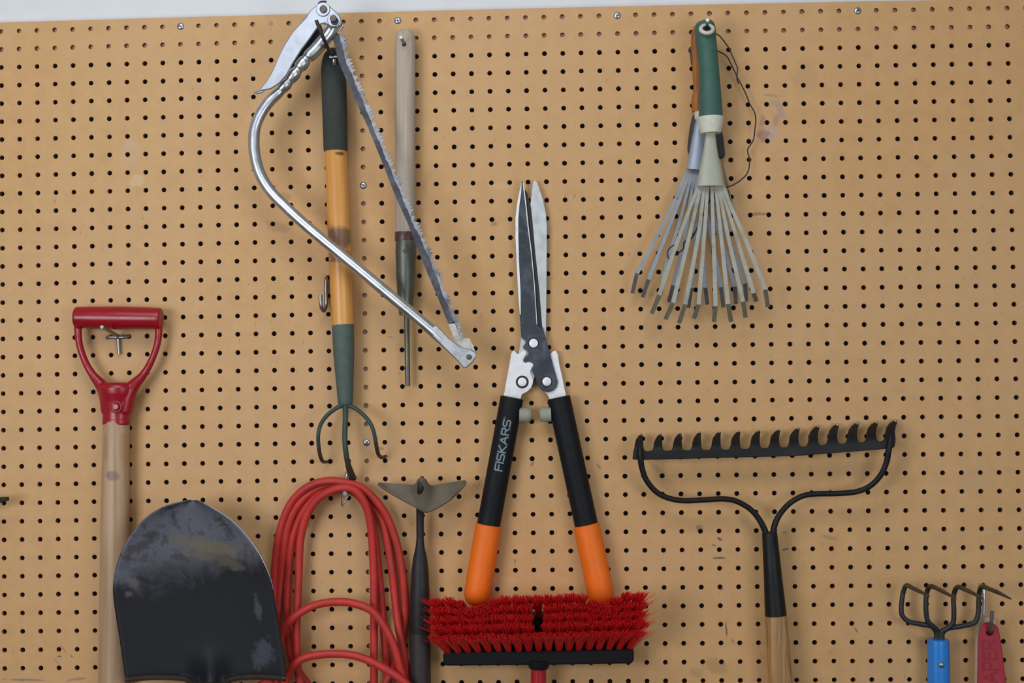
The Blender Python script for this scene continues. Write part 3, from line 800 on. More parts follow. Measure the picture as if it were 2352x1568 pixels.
front_b = [(1198, 418), (1201, 414.5), (1203.5, 425), (1209, 470), (1214, 520), (1221, 575), (1228, 650), (1234, 747), (1247, 752), (1254, 778.6), (1264, 812.7), (1271, 840.6), (1277, 861), (1281, 875.7), (1278.4, 888), (1271, 896), (1259, 901), (1247, 897.5), (1237.5, 889), (1232.4, 878), (1230, 867), (1224, 857), (1221.5, 849), (1227.5, 839.5), (1224, 832.5), (1215, 829.7), (1206, 831.5), (1203, 828), (1208, 820), (1214.5, 811.5), (1210.6, 804), (1203, 800.6), (1201.5, 795.7), (1207, 788.5), (1207, 781), (1199.5, 777.6), (1197, 772), (1194.5, 728.6), (1190, 668), (1186.5, 600), (1184, 543), (1184, 500), (1188.5, 464), (1193, 440)]
g = MB(); g.prism(front_b, 11.5, 15); fb_ = g.build('front_blade', M['shear_dark'], t, bevel=0.0005); fb_['label'] = 'dark blued steel blade with bright edge'
# bright bevels along both edges of the dark blade
bev = [(1198, 418), (1193, 440), (1188.5, 464), (1184, 500), (1184, 543), (1186.5, 600), (1190, 668), (1194, 722), (1196, 722), (1195.5, 668), (1192, 600), (1190.5, 543), (1190.5, 500), (1193.5, 466), (1197, 443)]
g = MB(); g.prism(bev, 14.6, 15.25)
g.prism([(1201, 415), (1203.5, 425), (1209, 470), (1214, 520), (1221, 575), (1228, 650), (1234, 745), (1232.6, 745), (1226.4, 650), (1219.4, 577), (1212, 522), (1207, 472), (1202, 432)], 14.6, 15.25)
g.build('ground_edge', M['arm_silver'], fb_)
arm_l = [(1178.5, 805.4), (1174, 811.5), (1170, 837), (1163, 873), (1157, 908), (1150, 940), (1190, 946), (1196.6, 914.5), (1198.5, 907), (1202, 903.6), (1210.6, 900), (1220, 891.5), (1224.5, 882), (1225, 871), (1221.5, 862), (1218.5, 853), (1222, 845), (1226, 837), (1222.7, 833), (1214, 831.5), (1208, 833.5), (1202, 830.5), (1202.5, 823.6), (1208.5, 815), (1210, 809), (1207, 805), (1199.7, 806), (1195, 811.5), (1189, 812.7), (1185, 809), (1182, 805.5)]
arm_l = [((x - 1178) * 0.985 + 1178, y) for x, y in arm_l]
arm_r = [(1261, 816), (1271, 805.4), (1277, 805.4), (1281, 812.7), (1284.5, 834.5), (1290.5, 861), (1300, 907), (1308, 940), (1268, 946), (1261.5, 914.5), (1259, 908.4), (1252, 900), (1240, 885), (1236, 865), (1245, 835)]
for nm, poly, d0, d1 in (('left_arm', arm_l, 11.5, 14.8), ('right_arm', arm_r, 7.8, 11)):
    g = MB(); g.prism(poly, d0, d1); g.build('geared_arm', M['arm_silver'], t, bevel=0.0005)
for (x, y, ring) in ((1225.5, 788, 12.5), (1199.5, 877, 15), (1256, 876, 13)):
    g = MB(); g.disc(x, y, 5, 17.2, 10.2, 26, dome=0.9); bo = g.build('pivot_bolt', M['arm_silver'], t)
    g = MB(); g.disc(x, y, 10, 15.6, ring, 26); g.build('washer', M['dark_ring'], bo)
TUB = []
for (x0, y0, x1, y1, x2, y2) in ((1176, 912, 1122, 1206, 1091, 1391), (1283, 912, 1347, 1206, 1386, 1391)):
    D0, D1 = 19.5, 21
    p0, p1, p2 = P(x0, y0, D0), P(x1, y1, D0), P(x2, y2, D1)
    g = MB(); g.lathe(p0, p1, [(0, mm(23)), (0.006, mm(26.3)), (0.5, mm(26.3)), (1, mm(26.5))], 32); g.build('tube_arm', M['black_plastic'], t)
    g = MB(); pr = [(-0.01, mm(27)), (0.0, mm(29.5)), (0.3, mm(30)), (0.6, mm(30.2)), (0.8, mm(29.8))]
    for a_ in range(1, 10):
        th = a_ * math.pi / 18
        pr.append((0.84 + 0.16 * math.sin(th), mm(29.6) * math.cos(th) ** 0.75))
    pr.append((1.0, mm(1)))
    g.lathe(p1, p2, pr, 32); g.build('hand_grip', M['orange_plastic'], t)
    TUB.append((p0, p1))
for (xa, xb, ya) in ((1193, 1221, 952), (1266, 1239, 951)):
    g = MB(); g.lathe(P(xa, ya, 21), P(xb, ya + 1, 21), [(0, mm(17)), (0.6, mm(17)), (0.85, mm(15.5)), (0.97, mm(13)), (1, mm(9))], 24); g.build('bumper', M['bumper'], t)

GLYPH = {  # single-stroke letters in a box 0..w by 0..1
    'F': (0.78, [[(0, 0), (0, 1), (0.78, 1)], [(0, 0.52), (0.70, 0.52)]]),
    'I': (0.0, [[(0, 0), (0, 1)]]),
    'S': (0.85, [[(0, 0.04), (0.62, 0), (0.8, 0.08), (0.85, 0.25), (0.8, 0.43), (0.62, 0.5), (0.23, 0.5), (0.05, 0.57), (0, 0.75), (0.05, 0.92), (0.23, 1), (0.85, 0.96)]]),
    'K': (0.85, [[(0, 0), (0, 1)], [(0.8, 1), (0.12, 0.5), (0.85, 0)]]),
    'A': (1.0, [[(0, 0), (0.5, 1), (1.0, 0)], [(0.2, 0.32), (0.8, 0.32)]]),
    'R': (0.85, [[(0, 0), (0, 1), (0.62, 1), (0.8, 0.92), (0.85, 0.74), (0.8, 0.56), (0.62, 0.48), (0.19, 0.48)], [(0.45, 0.48), (0.85, 0)]]),
    'P': (0.85, [[(0, 0), (0, 1), (0.62, 1), (0.8, 0.92), (0.85, 0.72), (0.8, 0.53), (0.62, 0.45), (0.19, 0.45)]]),
    'E': (0.78, [[(0.78, 0), (0, 0), (0, 1), (0.78, 1)], [(0, 0.52), (0.68, 0.52)]]),
}


def lettering(text, wt, gap, place):
    """Ribbons for each stroke; place(u, v, lift) -> world point. u along the line, v up the letter."""
    mb = MB(); u0 = 0; kk = 0
    for ch in text:
        wd, strokes = GLYPH[ch]
        for st in strokes:
            pts = [np.array((u0 + a, b)) for a, b in st]
            dense = []
            for a, b in zip(pts, pts[1:]):
                nn = max(2, int(np.linalg.norm(b - a) / 0.12))
                dense += [a + (b - a) * q / nn for q in range(nn)]
            dense.append(pts[-1])
            e0 = dense[0] - dense[1]; e0 /= np.linalg.norm(e0); e1 = dense[-1] - dense[-2]; e1 /= np.linalg.norm(e1)
            dense[0] = dense[0] + e0 * wt / 2; dense[-1] = dense[-1] + e1 * wt / 2
            L_, R_ = [], []
            for i in range(len(dense)):
                tn = dense[min(i + 1, len(dense) - 1)] - dense[max(i - 1, 0)]; tn /= np.linalg.norm(tn)
                nr = np.array((-tn[1], tn[0])) * wt / 2
                L_.append(dense[i] + nr); R_.append(dense[i] - nr)
            kk += 1; up_ = 1 + 0.05 * (kk % 3)
            rings = [[place(*L_[i], up_), place(*R_[i], up_), place(*R_[i], 0), place(*L_[i], 0)] for i in range(len(dense))]
            mb.rings(rings)
        u0 += wd + gap
    return mb, u0 - gap


p0, p1 = TUB[0]
axis = (p0 - p1).normalized()                    # reads upwards
side = axis.cross(Vector((0, -1, 0))).normalized()
if side.x > 0:
    side = -side                                  # letter tops point left
RT = mm(26.4); H = mm(16.3, 30)
start = P(1145.5, 1080, 36)
start = p1 + axis * (start - p1).dot(axis)
_, tot = lettering('FISKARS', 0.20, 0.30, lambda u, v, l: Vector())
sc = mm(116, 30) / tot


def on_tube(u, v, l):
    off_ = (v - 0.5) * H
    return start + axis * (u * sc) + side * off_ + Vector((0, -1, 0)) * (math.sqrt(max(RT * RT - off_ * off_, 0)) + (0.00035 * l if l else -0.0005))


tl, _ = lettering('FISKARS', 0.20, 0.30, on_tube)
c_ = on_tube(tot + 0.28, 0.95, 1)
tl.torus(c_, Vector((0, 1, 0)), mm(1.6), mm(0.5), 14, 6)
arm0 = [o for o in t.children if o.name.startswith('tube_arm')][0]
tl.build('printed_lettering', M['letter_grey'], arm0, smooth=False)

# ------------------------------------------------------------------ push broom
t = thing('push_broom', 'black push broom head with thick red bristles under the orange shear grips', 'broom', P(1237, 1690, 35))
g = MB()
g.prism([(1030, 1410), (1448, 1402), (1452, 1500), (1024, 1506)], 8, 30)
blk = [(1020, 1500), (1022, 1491), (1240, 1489), (1449, 1484), (1455, 1490), (1454, 1511), (1449, 1518), (1240, 1521), (1026, 1523), (1021, 1517)]
g.prism(blk, 8, 44)
g.build('head_block', M['black_plastic'], t, bevel=0.003)
g = MB(); g.lathe(P(1237.5, 1515, 36), P(1237, 1535, 36), [(0, mm(25)), (0.5, mm(24)), (0.9, mm(22)), (1, mm(20))], 26); g.build('socket', M['black_plastic'], t)
g = MB(); g.lathe(P(1237, 1530, 36), P(1236, 1700, 36), [(0, mm(17.5)), (1, mm(18)), (5.2, mm(18)), (5.25, mm(12))], 26); g.build('shaft', M['broom_red'], t)
rng = random.Random(3)
bm_v = []; bm_f = []
NT_ = 19
for row in range(5):
    root_y, tip_y = 1414 + 21 * row, (1371, 1391, 1413, 1433, 1458)[row]
    for kx in range(NT_):
        u = -1 + 2 * kx / (NT_ - 1)
        rx = 1238 + u * 203
        if row in (1, 2, 3) and abs(u) < 0.1:
            continue
        ry = root_y - 4 * u; rd = 30
        tx = 1235 + u * 227 + (8 if u > 0 else -6) * abs(u) ** 3 + rng.uniform(-2, 2)
        tyy = tip_y - 7 * u + rng.uniform(-1.5, 1.5); td = 96 - 0.5 * row + rng.uniform(-2, 2)
        # the orange grips press the upper rows down
        for gx in (1092, 1384):
            dx = (tx - gx) / 50
            if abs(dx) < 1:
                push = (1 - dx * dx) ** 1.5
                tyy += (23, 12, 3, 0, 0)[row] * push
        p_r = P(rx, ry, rd); p_t = P(tx, tyy, td)
        nst = 190
        for q in range(nst):
            a_ = rng.uniform(0, 2 * math.pi); rr_ = math.sqrt(rng.random())
            o1 = Vector((math.cos(a_) * rr_ * 0.0035, 0, math.sin(a_) * rr_ * 0.0032))
            ln = rng.uniform(0.93, 1.03)
            flare = Vector((math.cos(a_) * rr_ * 0.0092, math.sin(a_) * rr_ * 0.003, math.sin(a_) * rr_ * 0.0038))
            flare += Vector((rng.gauss(0, 0.0011), rng.gauss(0, 0.0016), rng.gauss(0, 0.0006)))
            if abs(u) > 0.97 and rng.random() < 0.12:
                flare.x += math.copysign(rng.uniform(0.003, 0.014), u); ln *= 1.05
            A = p_r + o1
            B = p_r + (p_t - p_r) * ln + flare
            mid_ = A + (B - flare - A) * 0.55 + flare * 0.32 + Vector((rng.gauss(0, 0.0007), rng.gauss(0, 0.0007), 0.0))
            dr = (B - A).normalized(); s1 = dr.orthogonal().normalized(); s2 = dr.cross(s1)
            o_ = len(bm_v)
            for c_, w_ in ((A, 0.00042), (mid_, 0.00040), (B, 0.00028)):
                for k_ in range(3):
                    th = 2 * math.pi * k_ / 3
                    bm_v.append(c_ + (s1 * math.cos(th) + s2 * math.sin(th)) * w_)
            for lv_ in (0, 3):
                for k_ in range(3):
                    n_ = (k_ + 1) % 3
                    bm_f.append((o_ + lv_ + k_, o_ + lv_ + n_, o_ + lv_ + 3 + n_, o_ + lv_ + 3 + k_))
            bm_f.append((o_ + 6, o_ + 7, o_ + 8))
g = MB(); g.v = bm_v; g.f = bm_f; g.mi = [0] * len(bm_f)
br = g.build('bristles', M['bristle'], t, smooth=False)
br['kind'] = 'stuff'

# ------------------------------------------------------------------ hand fan rakes
def tine(t, pts, d0, wpx, m1, m2, thick=0.0011):
    """Flat strip: start, ..., bend, tip. Last leg takes the worn material."""
    g = MB()
    pl = [(*p, d0 + (6 * i if i < len(pts) - 1 else 6 * i - 16)) for i, p in enumerate(pts)]
    body = cat_rom(pl[:-1], 6) if len(pl) > 3 else [np.array(pl[0]) + (np.array(pl[1]) - np.array(pl[0])) * q / 6 for q in range(7)]
    tip = [np.array(pl[-2]) + (np.array(pl[-1]) - np.array(pl[-2])) * q / 4 for q in range(5)]
    for seq, mi in ((body, 0), (tip, 1)):
        rings = []
        for i, q in enumerate(seq):
            a_ = seq[max(i - 1, 0)]; b_ = seq[min(i + 1, len(seq) - 1)]
            dx, dy = b_[0] - a_[0], b_[1] - a_[1]; ll = math.hypot(dx, dy); nx, ny = -dy / ll, dx / ll
            f = i / (len(seq) - 1); w_ = wpx * (0.72 + 0.28 * f) / 2 if mi == 0 else wpx / 2
            A = P(q[0] + nx * w_, q[1] + ny * w_, q[2]); B = P(q[0] - nx * w_, q[1] - ny * w_, q[2]); e = Vector((0, thick, 0))
            rings.append([A, B, B + e, A + e])
        g.rings(rings, mi)
    return g.build('tine', [m1, m2], t, smooth=False)


def z4(x, y): return (1430 + x / 3.92, 380 + y / 3.92)


# rear rake first
t = thing('hand_rake', 'rear hand fan rake with blue-grey socket and worn orange handle', 'hand rake', P(1599, 560, 14), 'hand fan rakes on one peg')
g = MB(); w, rr = path(((1606, 60, 16, 10), (1604, 72, 16, 14), (1602, 95, 16, 15), (1604, 150, 16, 14.5), (1606, 205, 16, 13.5), (1603, 232, 16, 15), (1604, 256, 16, 14)), 6); g.tube(w, rr, 20)
g.build('handle', M['old_orange'], t)
g = MB(); g.lathe(P(1606, 254, 16), P(1609, 274, 16), [(0, mm(12)), (0.8, mm(13)), (1, mm(11))], 22); g.build('collar', M['cream'], t)
g = MB(); g.lathe(P(1611, 268, 17), P(1599, 391, 19), [(0, mm(11)), (0.3, mm(15)), (1, mm(23)), (1.0, mm(21.5))], 28, flat=0.55); g.build('socket', M['cone_blue'], t)
for pts in ([(578, 50), (430, 400), (130, 970), (88, 1150)], [(610, 50), (440, 500), (235, 1025), (180, 1185)], [(630, 50), (520, 480), (400, 870), (350, 1130), (300, 1250)], [(648, 50), (550, 690), (455, 1080), (415, 1230)],
            [(660, 50), (650, 700), (620, 1100), (592, 1280)], [(675, 50), (720, 700), (745, 1100), (765, 1252)], [(685, 50), (800, 640), (885, 1095), (908, 1277)], [(692, 50), (880, 640), (1010, 1090), (1022, 1247)], [(700, 50), (950, 650), (1105, 1060), (1113, 1222)]):
    tine(t, [z4(*p) for p in pts], 16, 9.0, M['tine_blue'], M['tine_dark'])

t = thing('hand_rake', 'front hand fan rake with green handle and cream socket', 'hand rake', P(1631, 560, 40), 'hand fan rakes on one peg')
g = MB(); DG = 46
w, rr = path(((1617.5, 48, DG, 12), (1618, 51, DG, 18), (1619, 58, DG, 22), (1620.5, 72, DG, 23.8), (1622, 90, DG, 23.4), (1627, 140, DG, 22.8), (1630, 190, DG, 24), (1632, 234, DG, 26), (1632.5, 271, DG, 27.8)), 6); g.tube(w, rr, 30)
hd = g.build('handle', M['grip_green'], t)
cc = P(1623.5, 67, DG + 16)
g = MB(); ax_ = Vector((0, -0.8, 0.6)); g.torus(cc, ax_, mm(13.2), mm(4.6), 28, 12); hr = g.build('end_ring', M['cream'], hd)
g = MB(); g.lathe(cc + ax_ * -0.004, cc + ax_ * 0.0012, [(0, mm(11)), (1, mm(10.5))], 24); g.build('hanging_hole', M['dark_ring'], hr)
g = MB(); g.lathe(P(1631.5, 269, DG), P(1633, 306, DG), [(0, mm(27)), (0.01, mm(30.3)), (0.3, mm(29)), (1, mm(22.5)), (1.0, mm(19))], 30); g.build('collar', M['cream'], t)
g = MB(); g.lathe(P(1632, 300, DG), P(1631.5, 427, DG - 4), [(0, mm(10)), (0.3, mm(14.5)), (0.7, mm(24)), (1, mm(31)), (1.0, mm(29))], 32, flat=0.5); g.build('socket', M['cone_cream'], t)
for pts in ([(683, 180), (510, 640), (330, 1165), (262, 1335)], [(705, 185), (600, 640), (455, 1235), (385, 1385)], [(735, 190), (680, 640), (565, 1250), (508, 1420)], [(765, 190), (735, 640), (685, 1250), (642, 1378)], [(805, 190), (818, 640), (838, 1265), (822, 1408)],
            [(838, 190), (890, 660), (950, 1245), (978, 1408)], [(862, 185), (955, 660), (1085, 1225), (1108, 1368)], [(882, 180), (1030, 660), (1180, 1150), (1207, 1225)], [(900, 170), (985, 390), (1120, 700), (1285, 1115), (1310, 1275)]):
    tine(t, [z4(*p) for p in pts], 38, 10.0, M['tine_cream'], M['tine_worn'])

t = thing('garden_snips', 'pair of charcoal grips with thin rod mostly hidden behind the hand rakes', 'hand tool', P(1630, 480, 8))
for pts in (((1618, 228, 9, 7), (1606, 255, 9, 9), (1597, 280, 9, 10), (1591, 318, 9, 10), (1588, 345, 9, 9), (1587, 356, 9, 4)), ((1632, 236, 9, 8), (1643, 280, 9, 10), (1650, 315, 10, 11), (1654, 345, 10, 10.5), (1656, 358, 10, 9), (1657, 365, 10, 3))):
    g = MB(); w, rr = path(pts, 6); g.tube(w, rr, 16); g.build('grip', M['charcoal'], t)
g = MB(); w, rr = path(((1656, 358, 10, 2.2), (1667, 410, 11, 2.2), (1682, 470, 12, 2.0), (1692, 510, 12, 1.8)), 6); g.tube(w, rr, 10); g.build('rod', M['steel'], t)

g = MB()
for pts in (((1636, 72, 30), (1646, 78, 31), (1655, 85, 31), (1672, 107, 30), (1681, 126, 30), (1688, 142, 30), (1694, 158, 29), (1692.5, 178, 28), (1696, 193, 26)),
            ((1640, 114, 24), (1652, 119, 24), (1668, 128, 22), (1679, 147, 20), (1695, 180, 16), (1712, 213, 14), (1722, 238, 12), (1733, 258, 12), (1736, 275, 12), (1734, 295, 12), (1730, 322, 12), (1718, 341, 12), (1718, 352, 12), (1722, 370, 12), (1717, 396, 14), (1702, 413, 18), (1683, 425, 24), (1666, 431, 28), (1640, 445, 30), (1612, 500, 36), (1590, 545, 34), (1572, 556, 30), (1570, 570, 34), (1562, 578, 38), (1553, 584, 42)),
            ((1553, 584, 42), (1545, 590, 44), (1537, 594, 42), (1533, 582, 38), (1538, 570, 38), (1550, 561, 40))):
    w, rr = path(pts, 6, 1.6); g.tube(w, rr, 8)
g = g.build('twine', M['twine']); tag(g, 'thin black twine looping out right of the green rake handle', 'twine')
hook('steel peg through the ring at the top of the green rake handle', [(((1608, 92, -6), (1610, 86, 6), (1618, 68, 46), (1624, 58, 66), (1625, 46, 82)), 4.2)], M['steel'])
hook('dark hook half hidden behind the worn orange rake handle', [(((1588, 112, -6), (1588, 113, 3), (1589, 120, 7), (1589.5, 132, 8), (1591, 148, 9)), 3.8)], M['dark_wire'], lambda mb: mb.disc(1587, 113, 1, 7, 5.5, 16, dome=1.5))

# ------------------------------------------------------------------ bow rake
t = thing('bow_rake', 'black steel bow rake hung head up with wooden handle below', 'rake', P(1800, 1740, 35))
def z5(x, y): return (1430 + x / 2.497, 940 + y / 2.497)
tips = [(105, 145), (215, 143), (328, 138), (440, 133), (553, 130), (665, 127), (780, 123), (893, 118), (1005, 108), (1118, 95), (1230, 85), (1345, 77), (1455, 72), (1565, 62)]
val = lambda x: float(np.interp(x, [60, 600, 800, 1045, 1260, 1480, 1560], [240, 231, 223, 214, 197, 184, 178]))
poly = []
for i, (tx, ty_) in enumerate(tips):
    f = i / 13
    lb = -36 - 24 * f; rb = 18 - 14 * f
    if i == 0: lb = -38
    vy = val(tx - 5); h = vy - ty_
    lx, rx = tx + lb, tx + rb
    if i > 0:
        poly.append((lx - 16, val(lx - 16))); poly.append((lx - 5, vy - 5))
    poly += [(lx + 1, vy - 0.22 * h), (lx + 3, vy - 0.45 * h), (lx + 9 + 2 * f, vy - 0.68 * h), (lx + 19 + 10 * f, vy - 0.86 * h), (tx - 10, ty_ + 3), (tx + 1, ty_ - 1), (tx + 8, ty_ + 1), (tx + 9, ty_ + 8),
             (tx + 9 + (rb - 9) * 0.25 - 8 * f, vy - 0.72 * h), (tx + 9 + (rb - 9) * 0.5 - 12 * f, vy - 0.45 * h), (rx - 3 - 4 * f, vy - 0.2 * h)]
    if i < 13:
        poly += [(rx + 2, vy - 5), (rx + 14, val(rx + 14))]
poly += [(1563, 178), (1558, 212), (1545, 222), (1380, 236), (1000, 266), (600, 276), (115, 289), (57, 286), (63, 240)]
poly = [z5(*q) for q in poly]
def bend(x, y):
    zx, zy = (x - 1430) * 2.497, (y - 940) * 2.497
    h = max(0, val(zx) - zy) / 90
    return -22 * min(1.2, h) ** 1.6
g = MB(); g.prism(poly, 34, 41, 0, bend)
hd = g.build('rake_head', M['black_paint'], t, bevel=0.0008, tri=True)
for (tx, ty_) in tips:
    x, y = z5(tx + 1, ty_ + 6)
    c = P(x, y, 41 + bend(x, y - 3) - 0.5)
    g = MB()
    g.lathe(c + Vector((0, 0, -0.0026)), c + Vector((0.0006, 0.0004, 0.003)), [(0, 0.0008), (0.3, 0.0021), (0.7, 0.0021), (1, 0.0008)], 10)
    g.build('tooth_tip', M['steel'], hd)
for pts in (((1470, 1026, 40, 3), (1470, 1032, 41, 6.5), (1471, 1048, 42, 7), (1474, 1072, 40, 6.6), (1484, 1101, 38, 6.4), (1506, 1128, 36, 6.4), (1534, 1143, 35, 6.4), (1570, 1149.5, 35, 6.4), (1618, 1147.5, 35, 6.4), (1662, 1145.5, 35, 6.4), (1692, 1151, 35, 6.4), (1722, 1168, 35, 6.4), (1742, 1190, 35, 6.6), (1757, 1218, 35, 7), (1762, 1240, 35, 7)),
            ((2046, 998, 40, 3), (2046, 1006, 41, 6.5), (2041, 1034, 42, 7), (2036, 1062, 40, 6.6), (2022, 1092, 38, 6.4), (1998, 1116, 36, 6.4), (1966, 1129, 35, 6.4), (1922, 1133, 35, 6.4), (1872, 1134, 35, 6.4), (1840, 1140, 35, 6.4), (1811, 1158, 35, 6.4), (1789, 1184, 35, 6.6), (1778, 1210, 35, 7), (1774, 1240, 35, 7))):
    g = MB(); w, rr = path(pts, 7); g.tube(w, rr, 16); g.build('bow_arm', M['black_paint'], t)
g = MB(); g.lathe(P(1767.5, 1222, 33), P(1782, 1413, 33), [(0, mm(15.5)), (0.01, mm(17)), (0.5, mm(20)), (1, mm(24.2))], 30); g.build('ferrule', M['black_paint'], t)
g = MB(); g.lathe(P(1781.5, 1408, 33), P(1806, 1740, 33), [(0, mm(23.6)), (0.5, mm(27)), (1, mm(29)), (2.6, mm(29)), (2.64, mm(20))], 30)
g.build('shaft', wood('streaked_rake_wood', (184, 140, 90), (128, 90, 54), 0.5, 10, (), 0.8, (88, 66, 48)), t)

# ------------------------------------------------------------------ blue hand cultivator
t = thing('hand_cultivator', 'blue-handled hand cultivator with four black bent tines', 'hand cultivator', P(2158, 1700, 24))
g = MB(); g.lathe(P(2155, 1467, 24), P(2158, 1700, 24), [(0, mm(21)), (0.006, mm(24)), (0.05, mm(24.4)), (0.5, mm(24.8)), (1, mm(25))], 30); hd = g.build('handle', M['blue_paint'], t)
g = MB(); g.disc(2162.5, 1527, 32, 38.6, 6.8, 18, dome=1.8); g.build('rivet', M['steel'], hd)
for pts in (((2149, 1475, 24, 6), (2151, 1455, 25, 6), (2140, 1438, 26, 6), (2115, 1433, 27, 5.8), (2088, 1427, 28, 5.6), (2073, 1414, 28, 5.6), (2070, 1398, 28, 5.6), (2072, 1375, 28, 5.5), (2076, 1355, 29, 5.5), (2083, 1344, 36, 5.5), (2096, 1350, 62, 5.0), (2112, 1357.5, 92, 4.4), (2134, 1369, 128, 2.2)),
            ((2156, 1475, 24, 6), (2155, 1452, 25, 6), (2145, 1440, 28, 6), (2131, 1426, 30, 5.6), (2127, 1402, 31, 5.6), (2127, 1375, 31, 5.5), (2130, 1356, 32, 5.5), (2138, 1346, 40, 5.5), (2152, 1351, 64, 5.0), (2170, 1360, 96, 4.4), (2195, 1374, 134, 2.2)),
            ((2160, 1475, 24, 6), (2162, 1452, 25, 6), (2177, 1442, 28, 6), (2189, 1429, 30, 5.6), (2191, 1404, 31, 5.6), (2190, 1377, 31, 5.5), (2193, 1357, 32, 5.5), (2201, 1347.5, 40, 5.5), (2216, 1353, 64, 5.0), (2233, 1361, 96, 4.4), (2258, 1374.5, 134, 2.2)),
            ((2165, 1475, 24, 6), (2164, 1455, 25, 6), (2176, 1443, 26, 6), (2198, 1439, 27, 5.8), (2225, 1434, 28, 5.6), (2241, 1426, 28, 5.6), (2247, 1407, 28, 5.6), (2248, 1380, 28, 5.5), (2250, 1357, 29, 5.5), (2257, 1346.5, 38, 5.5), (2272, 1352, 62, 5.0), (2292, 1360, 94, 4.6), (2322, 1375, 134, 1.8))):
    g = MB(); w, rr = path(pts, 7); g.tube(w, rr, 16)
    cut = len(g.f) * 9 // 12
    o = g.build('tine', [M['tine_black'], M['tine_rust']], t)
    for pl_ in list(o.data.polygons)[cut:]:
        pl_.material_index = 1
hook('upright steel hook wire behind the blue cultivator tines', [(((2254, 1342, -6), (2255, 1343, 4), (2259, 1352, 9), (2260, 1372, 10), (2260, 1395, 10), (2259, 1418, 10), (2258, 1440, 8)), 3.8)], M['zinc'])

# ------------------------------------------------------------------ red scraper and the tan tool behind it
tanp = [(2239, 1760), (2238, 1568), (2239.5, 1471), (2241, 1445), (2244, 1430), (2249, 1420), (2256, 1416), (2266, 1415.5), (2275, 1418), (2284, 1426), (2290, 1440), (2296, 1500), (2300, 1568), (2306, 1760)]
g = MB(); g.prism(tanp, 8, 17); g = g.build('tan_paddle', M['tan_wood'], bevel=0.002); tag(g, 'pale tan wooden tool end showing behind the red scraper', 'hand tool')
t = thing('scraper', 'red plastic scraper handle with raised letters hung from a hook', 'scraper', P(2285, 1700, 26))
outl = [(2236, 1760), (2240.5, 1640), (2244, 1568), (2246, 1500), (2247.7, 1454), (2250, 1443), (2255, 1434.5), (2262, 1429.5), (2271, 1428), (2280, 1430), (2288, 1435), (2293.5, 1443), (2296, 1455), (2301.5, 1490), (2311, 1568), (2322, 1640), (2345, 1760)]
hx, hy, hrad = 2273, 1451, 8.2
# handle slab with a real round hanging hole: bridge outline to the hole
DSC0, DSC1 = 20.0, 27.0
n_o = len(outl)
def dens(poly, n):
    out = []
    for a_, b_ in zip(poly, poly[1:] + poly[:1]):
        for q in range(n): out.append(lerp(a_, b_, q / n))
    return out
ol = dens(outl, 5)
ol.sort(key=lambda p: math.atan2(p[1] - hy, p[0] - hx))
ring_in = [(hx + hrad * math.cos(math.atan2(p[1] - hy, p[0] - hx)), hy + hrad * math.sin(math.atan2(p[1] - hy, p[0] - hx))) for p in ol]
cen = lambda p, f: lerp((hx, hy), p, f)
g = MB()
rimw = [lerp(p, (2276, max(p[1], 1450) if p[1] < 1700 else 1650), 0.0) for p in ol]
def ringp(pl, d): return [P(x, y, d) for x, y in pl]
g.rings([ringp(ring_in, DSC0), ringp(ring_in, DSC1 - 0.6), ringp([lerp((hx, hy), p, 1.08) for p in ring_in], DSC1), ringp([lerp((hx, hy), p, 0.93) for p in ol], DSC1), ringp([lerp((hx, hy), p, 0.95) for p in ol], DSC1 + 0.8), ringp([lerp((hx, hy), p, 0.985) for p in ol], DSC1 + 0.8), ringp(ol, DSC1 - 1), ringp(ol, DSC0)], 0, False, True)
hs = g.build('handle', M['scraper_red'], t, angle=30)
_, tot = lettering('APER', 0.16, 0.26, lambda u, v, l: Vector())
def on_flat(u, v, l):
    f = u / tot
    y = 1566 - f * 95; xr_ = 2289.5 - 2.0 * f; x = xr_ - v * 29 + 0.0 * f
    return P(x, y, DSC1 + (0.9 * l if l else -0.4))
tl, _ = lettering('APER', 0.16, 0.26, on_flat)
tl.build('raised_lettering', M['scraper_letter'], hs, smooth=False)
hook('steel hook through the hole of the red scraper', [(((2262, 1438, -6), (2264, 1440, 4), (2271, 1453, 16), (2273, 1452, 26), (2275, 1444, 34), (2277, 1428, 38), (2279, 1403, 40)), 4.2)], M['steel'])

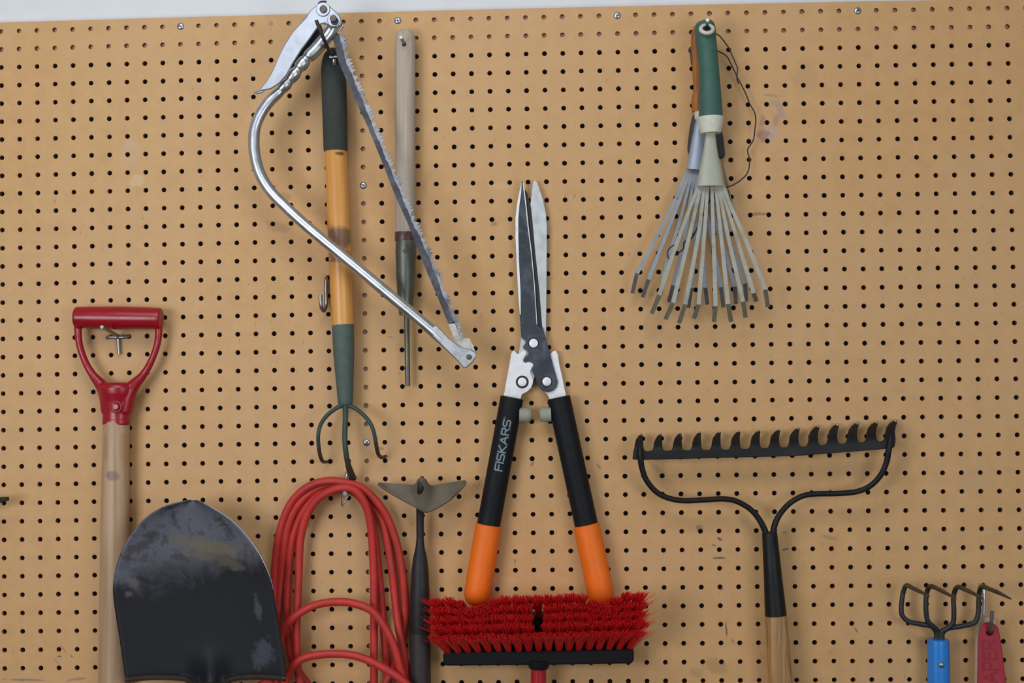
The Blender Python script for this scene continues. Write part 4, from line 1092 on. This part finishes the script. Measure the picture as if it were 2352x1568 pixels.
# ------------------------------------------------------------------ dark pointed blade at the left edge of the view
t = thing('edge_blade', 'dark pointed steel blade poking in at the far left edge', 'hoe', P(-60, 1165, 38))
rows = []
for f in np.linspace(0, 1, 12):
    x = 20.5 - 150 * f
    y0, y1 = 1142 + 3.5 * f * 2, 1146.5 + 15 * min(1, f * 2.2) ** 0.8
    rows.append([P(x, y0 + (y1 - y0) * q / 5, 34 + 12 * q / 5 * (0.3 + f)) for q in range(6)])
g = MB(); g.grid(rows); g.build('blade', M['hoe_neck'], t, solidify=0.003, angle=60)
g = MB(); g.lathe(P(-110, 1158, 34), P(-112, 1420, 28), [(0, mm(10)), (0.3, mm(9)), (0.6, mm(18)), (1, mm(22))], 22); g.build('socket', M['hoe_neck'], t)

# ------------------------------------------------------------------ camera
cam = bpy.data.cameras.new('camera'); co = bpy.data.objects.new('camera', cam); COL.objects.link(co)
cam.sensor_width = 36; cam.lens = 50; cam.sensor_fit = 'HORIZONTAL'
cam.clip_start = 0.01
def wdir(v): return Vector((v[0], v[2], -v[1]))
right, down, fwd = (wdir(R3[i]) for i in range(3))
mt = Matrix((( right.x, -down.x, -fwd.x), (right.y, -down.y, -fwd.y), (right.z, -down.z, -fwd.z))).to_4x4()
mt.translation = world(CAM_W)
co.matrix_world = mt
scene.camera = co

# ------------------------------------------------------------------ daylight and added overhead fill
wd = bpy.data.worlds.new('world'); scene.world = wd; wd.use_nodes = True
bg = wd.node_tree.nodes['Background']
bg.inputs['Color'].default_value = (0.80, 0.90, 1.0, 1); bg.inputs['Strength'].default_value = 0.24


def area(name, loc, target, sx_, sy_, power, col):
    l = bpy.data.lights.new(name, 'AREA'); l.shape = 'RECTANGLE'; l.size = sx_; l.size_y = sy_; l.energy = power; l.color = col
    o = bpy.data.objects.new(name, l); COL.objects.link(o); o.location = loc
    o.rotation_euler = (Vector(target) - Vector(loc)).to_track_quat('-Z', 'Y').to_euler()
    return o


area('window_light', (-1.1, -1.9, 1.5), (-0.3, 0, 1.6), 0.8, 0.7, 15.6, (0.93, 0.97, 1.0))
area('window_light', (1.1, -2.0, 1.42), (0.1, 0, 1.6), 0.8, 0.7, 8.8, (0.93, 0.97, 1.0))
area('overhead_fill', (-0.3, -1.4, 2.7), (-0.2, 0, 1.7), 1.2, 0.6, 12.2, (0.90, 0.96, 1.0))  # unseen overhead softbox, added to brighten the upper board

vs = scene.view_settings
vs.view_transform = 'Standard'; vs.look = 'None'; vs.gamma = 1.0; vs.use_curve_mapping = False
vs.exposure = 0.03
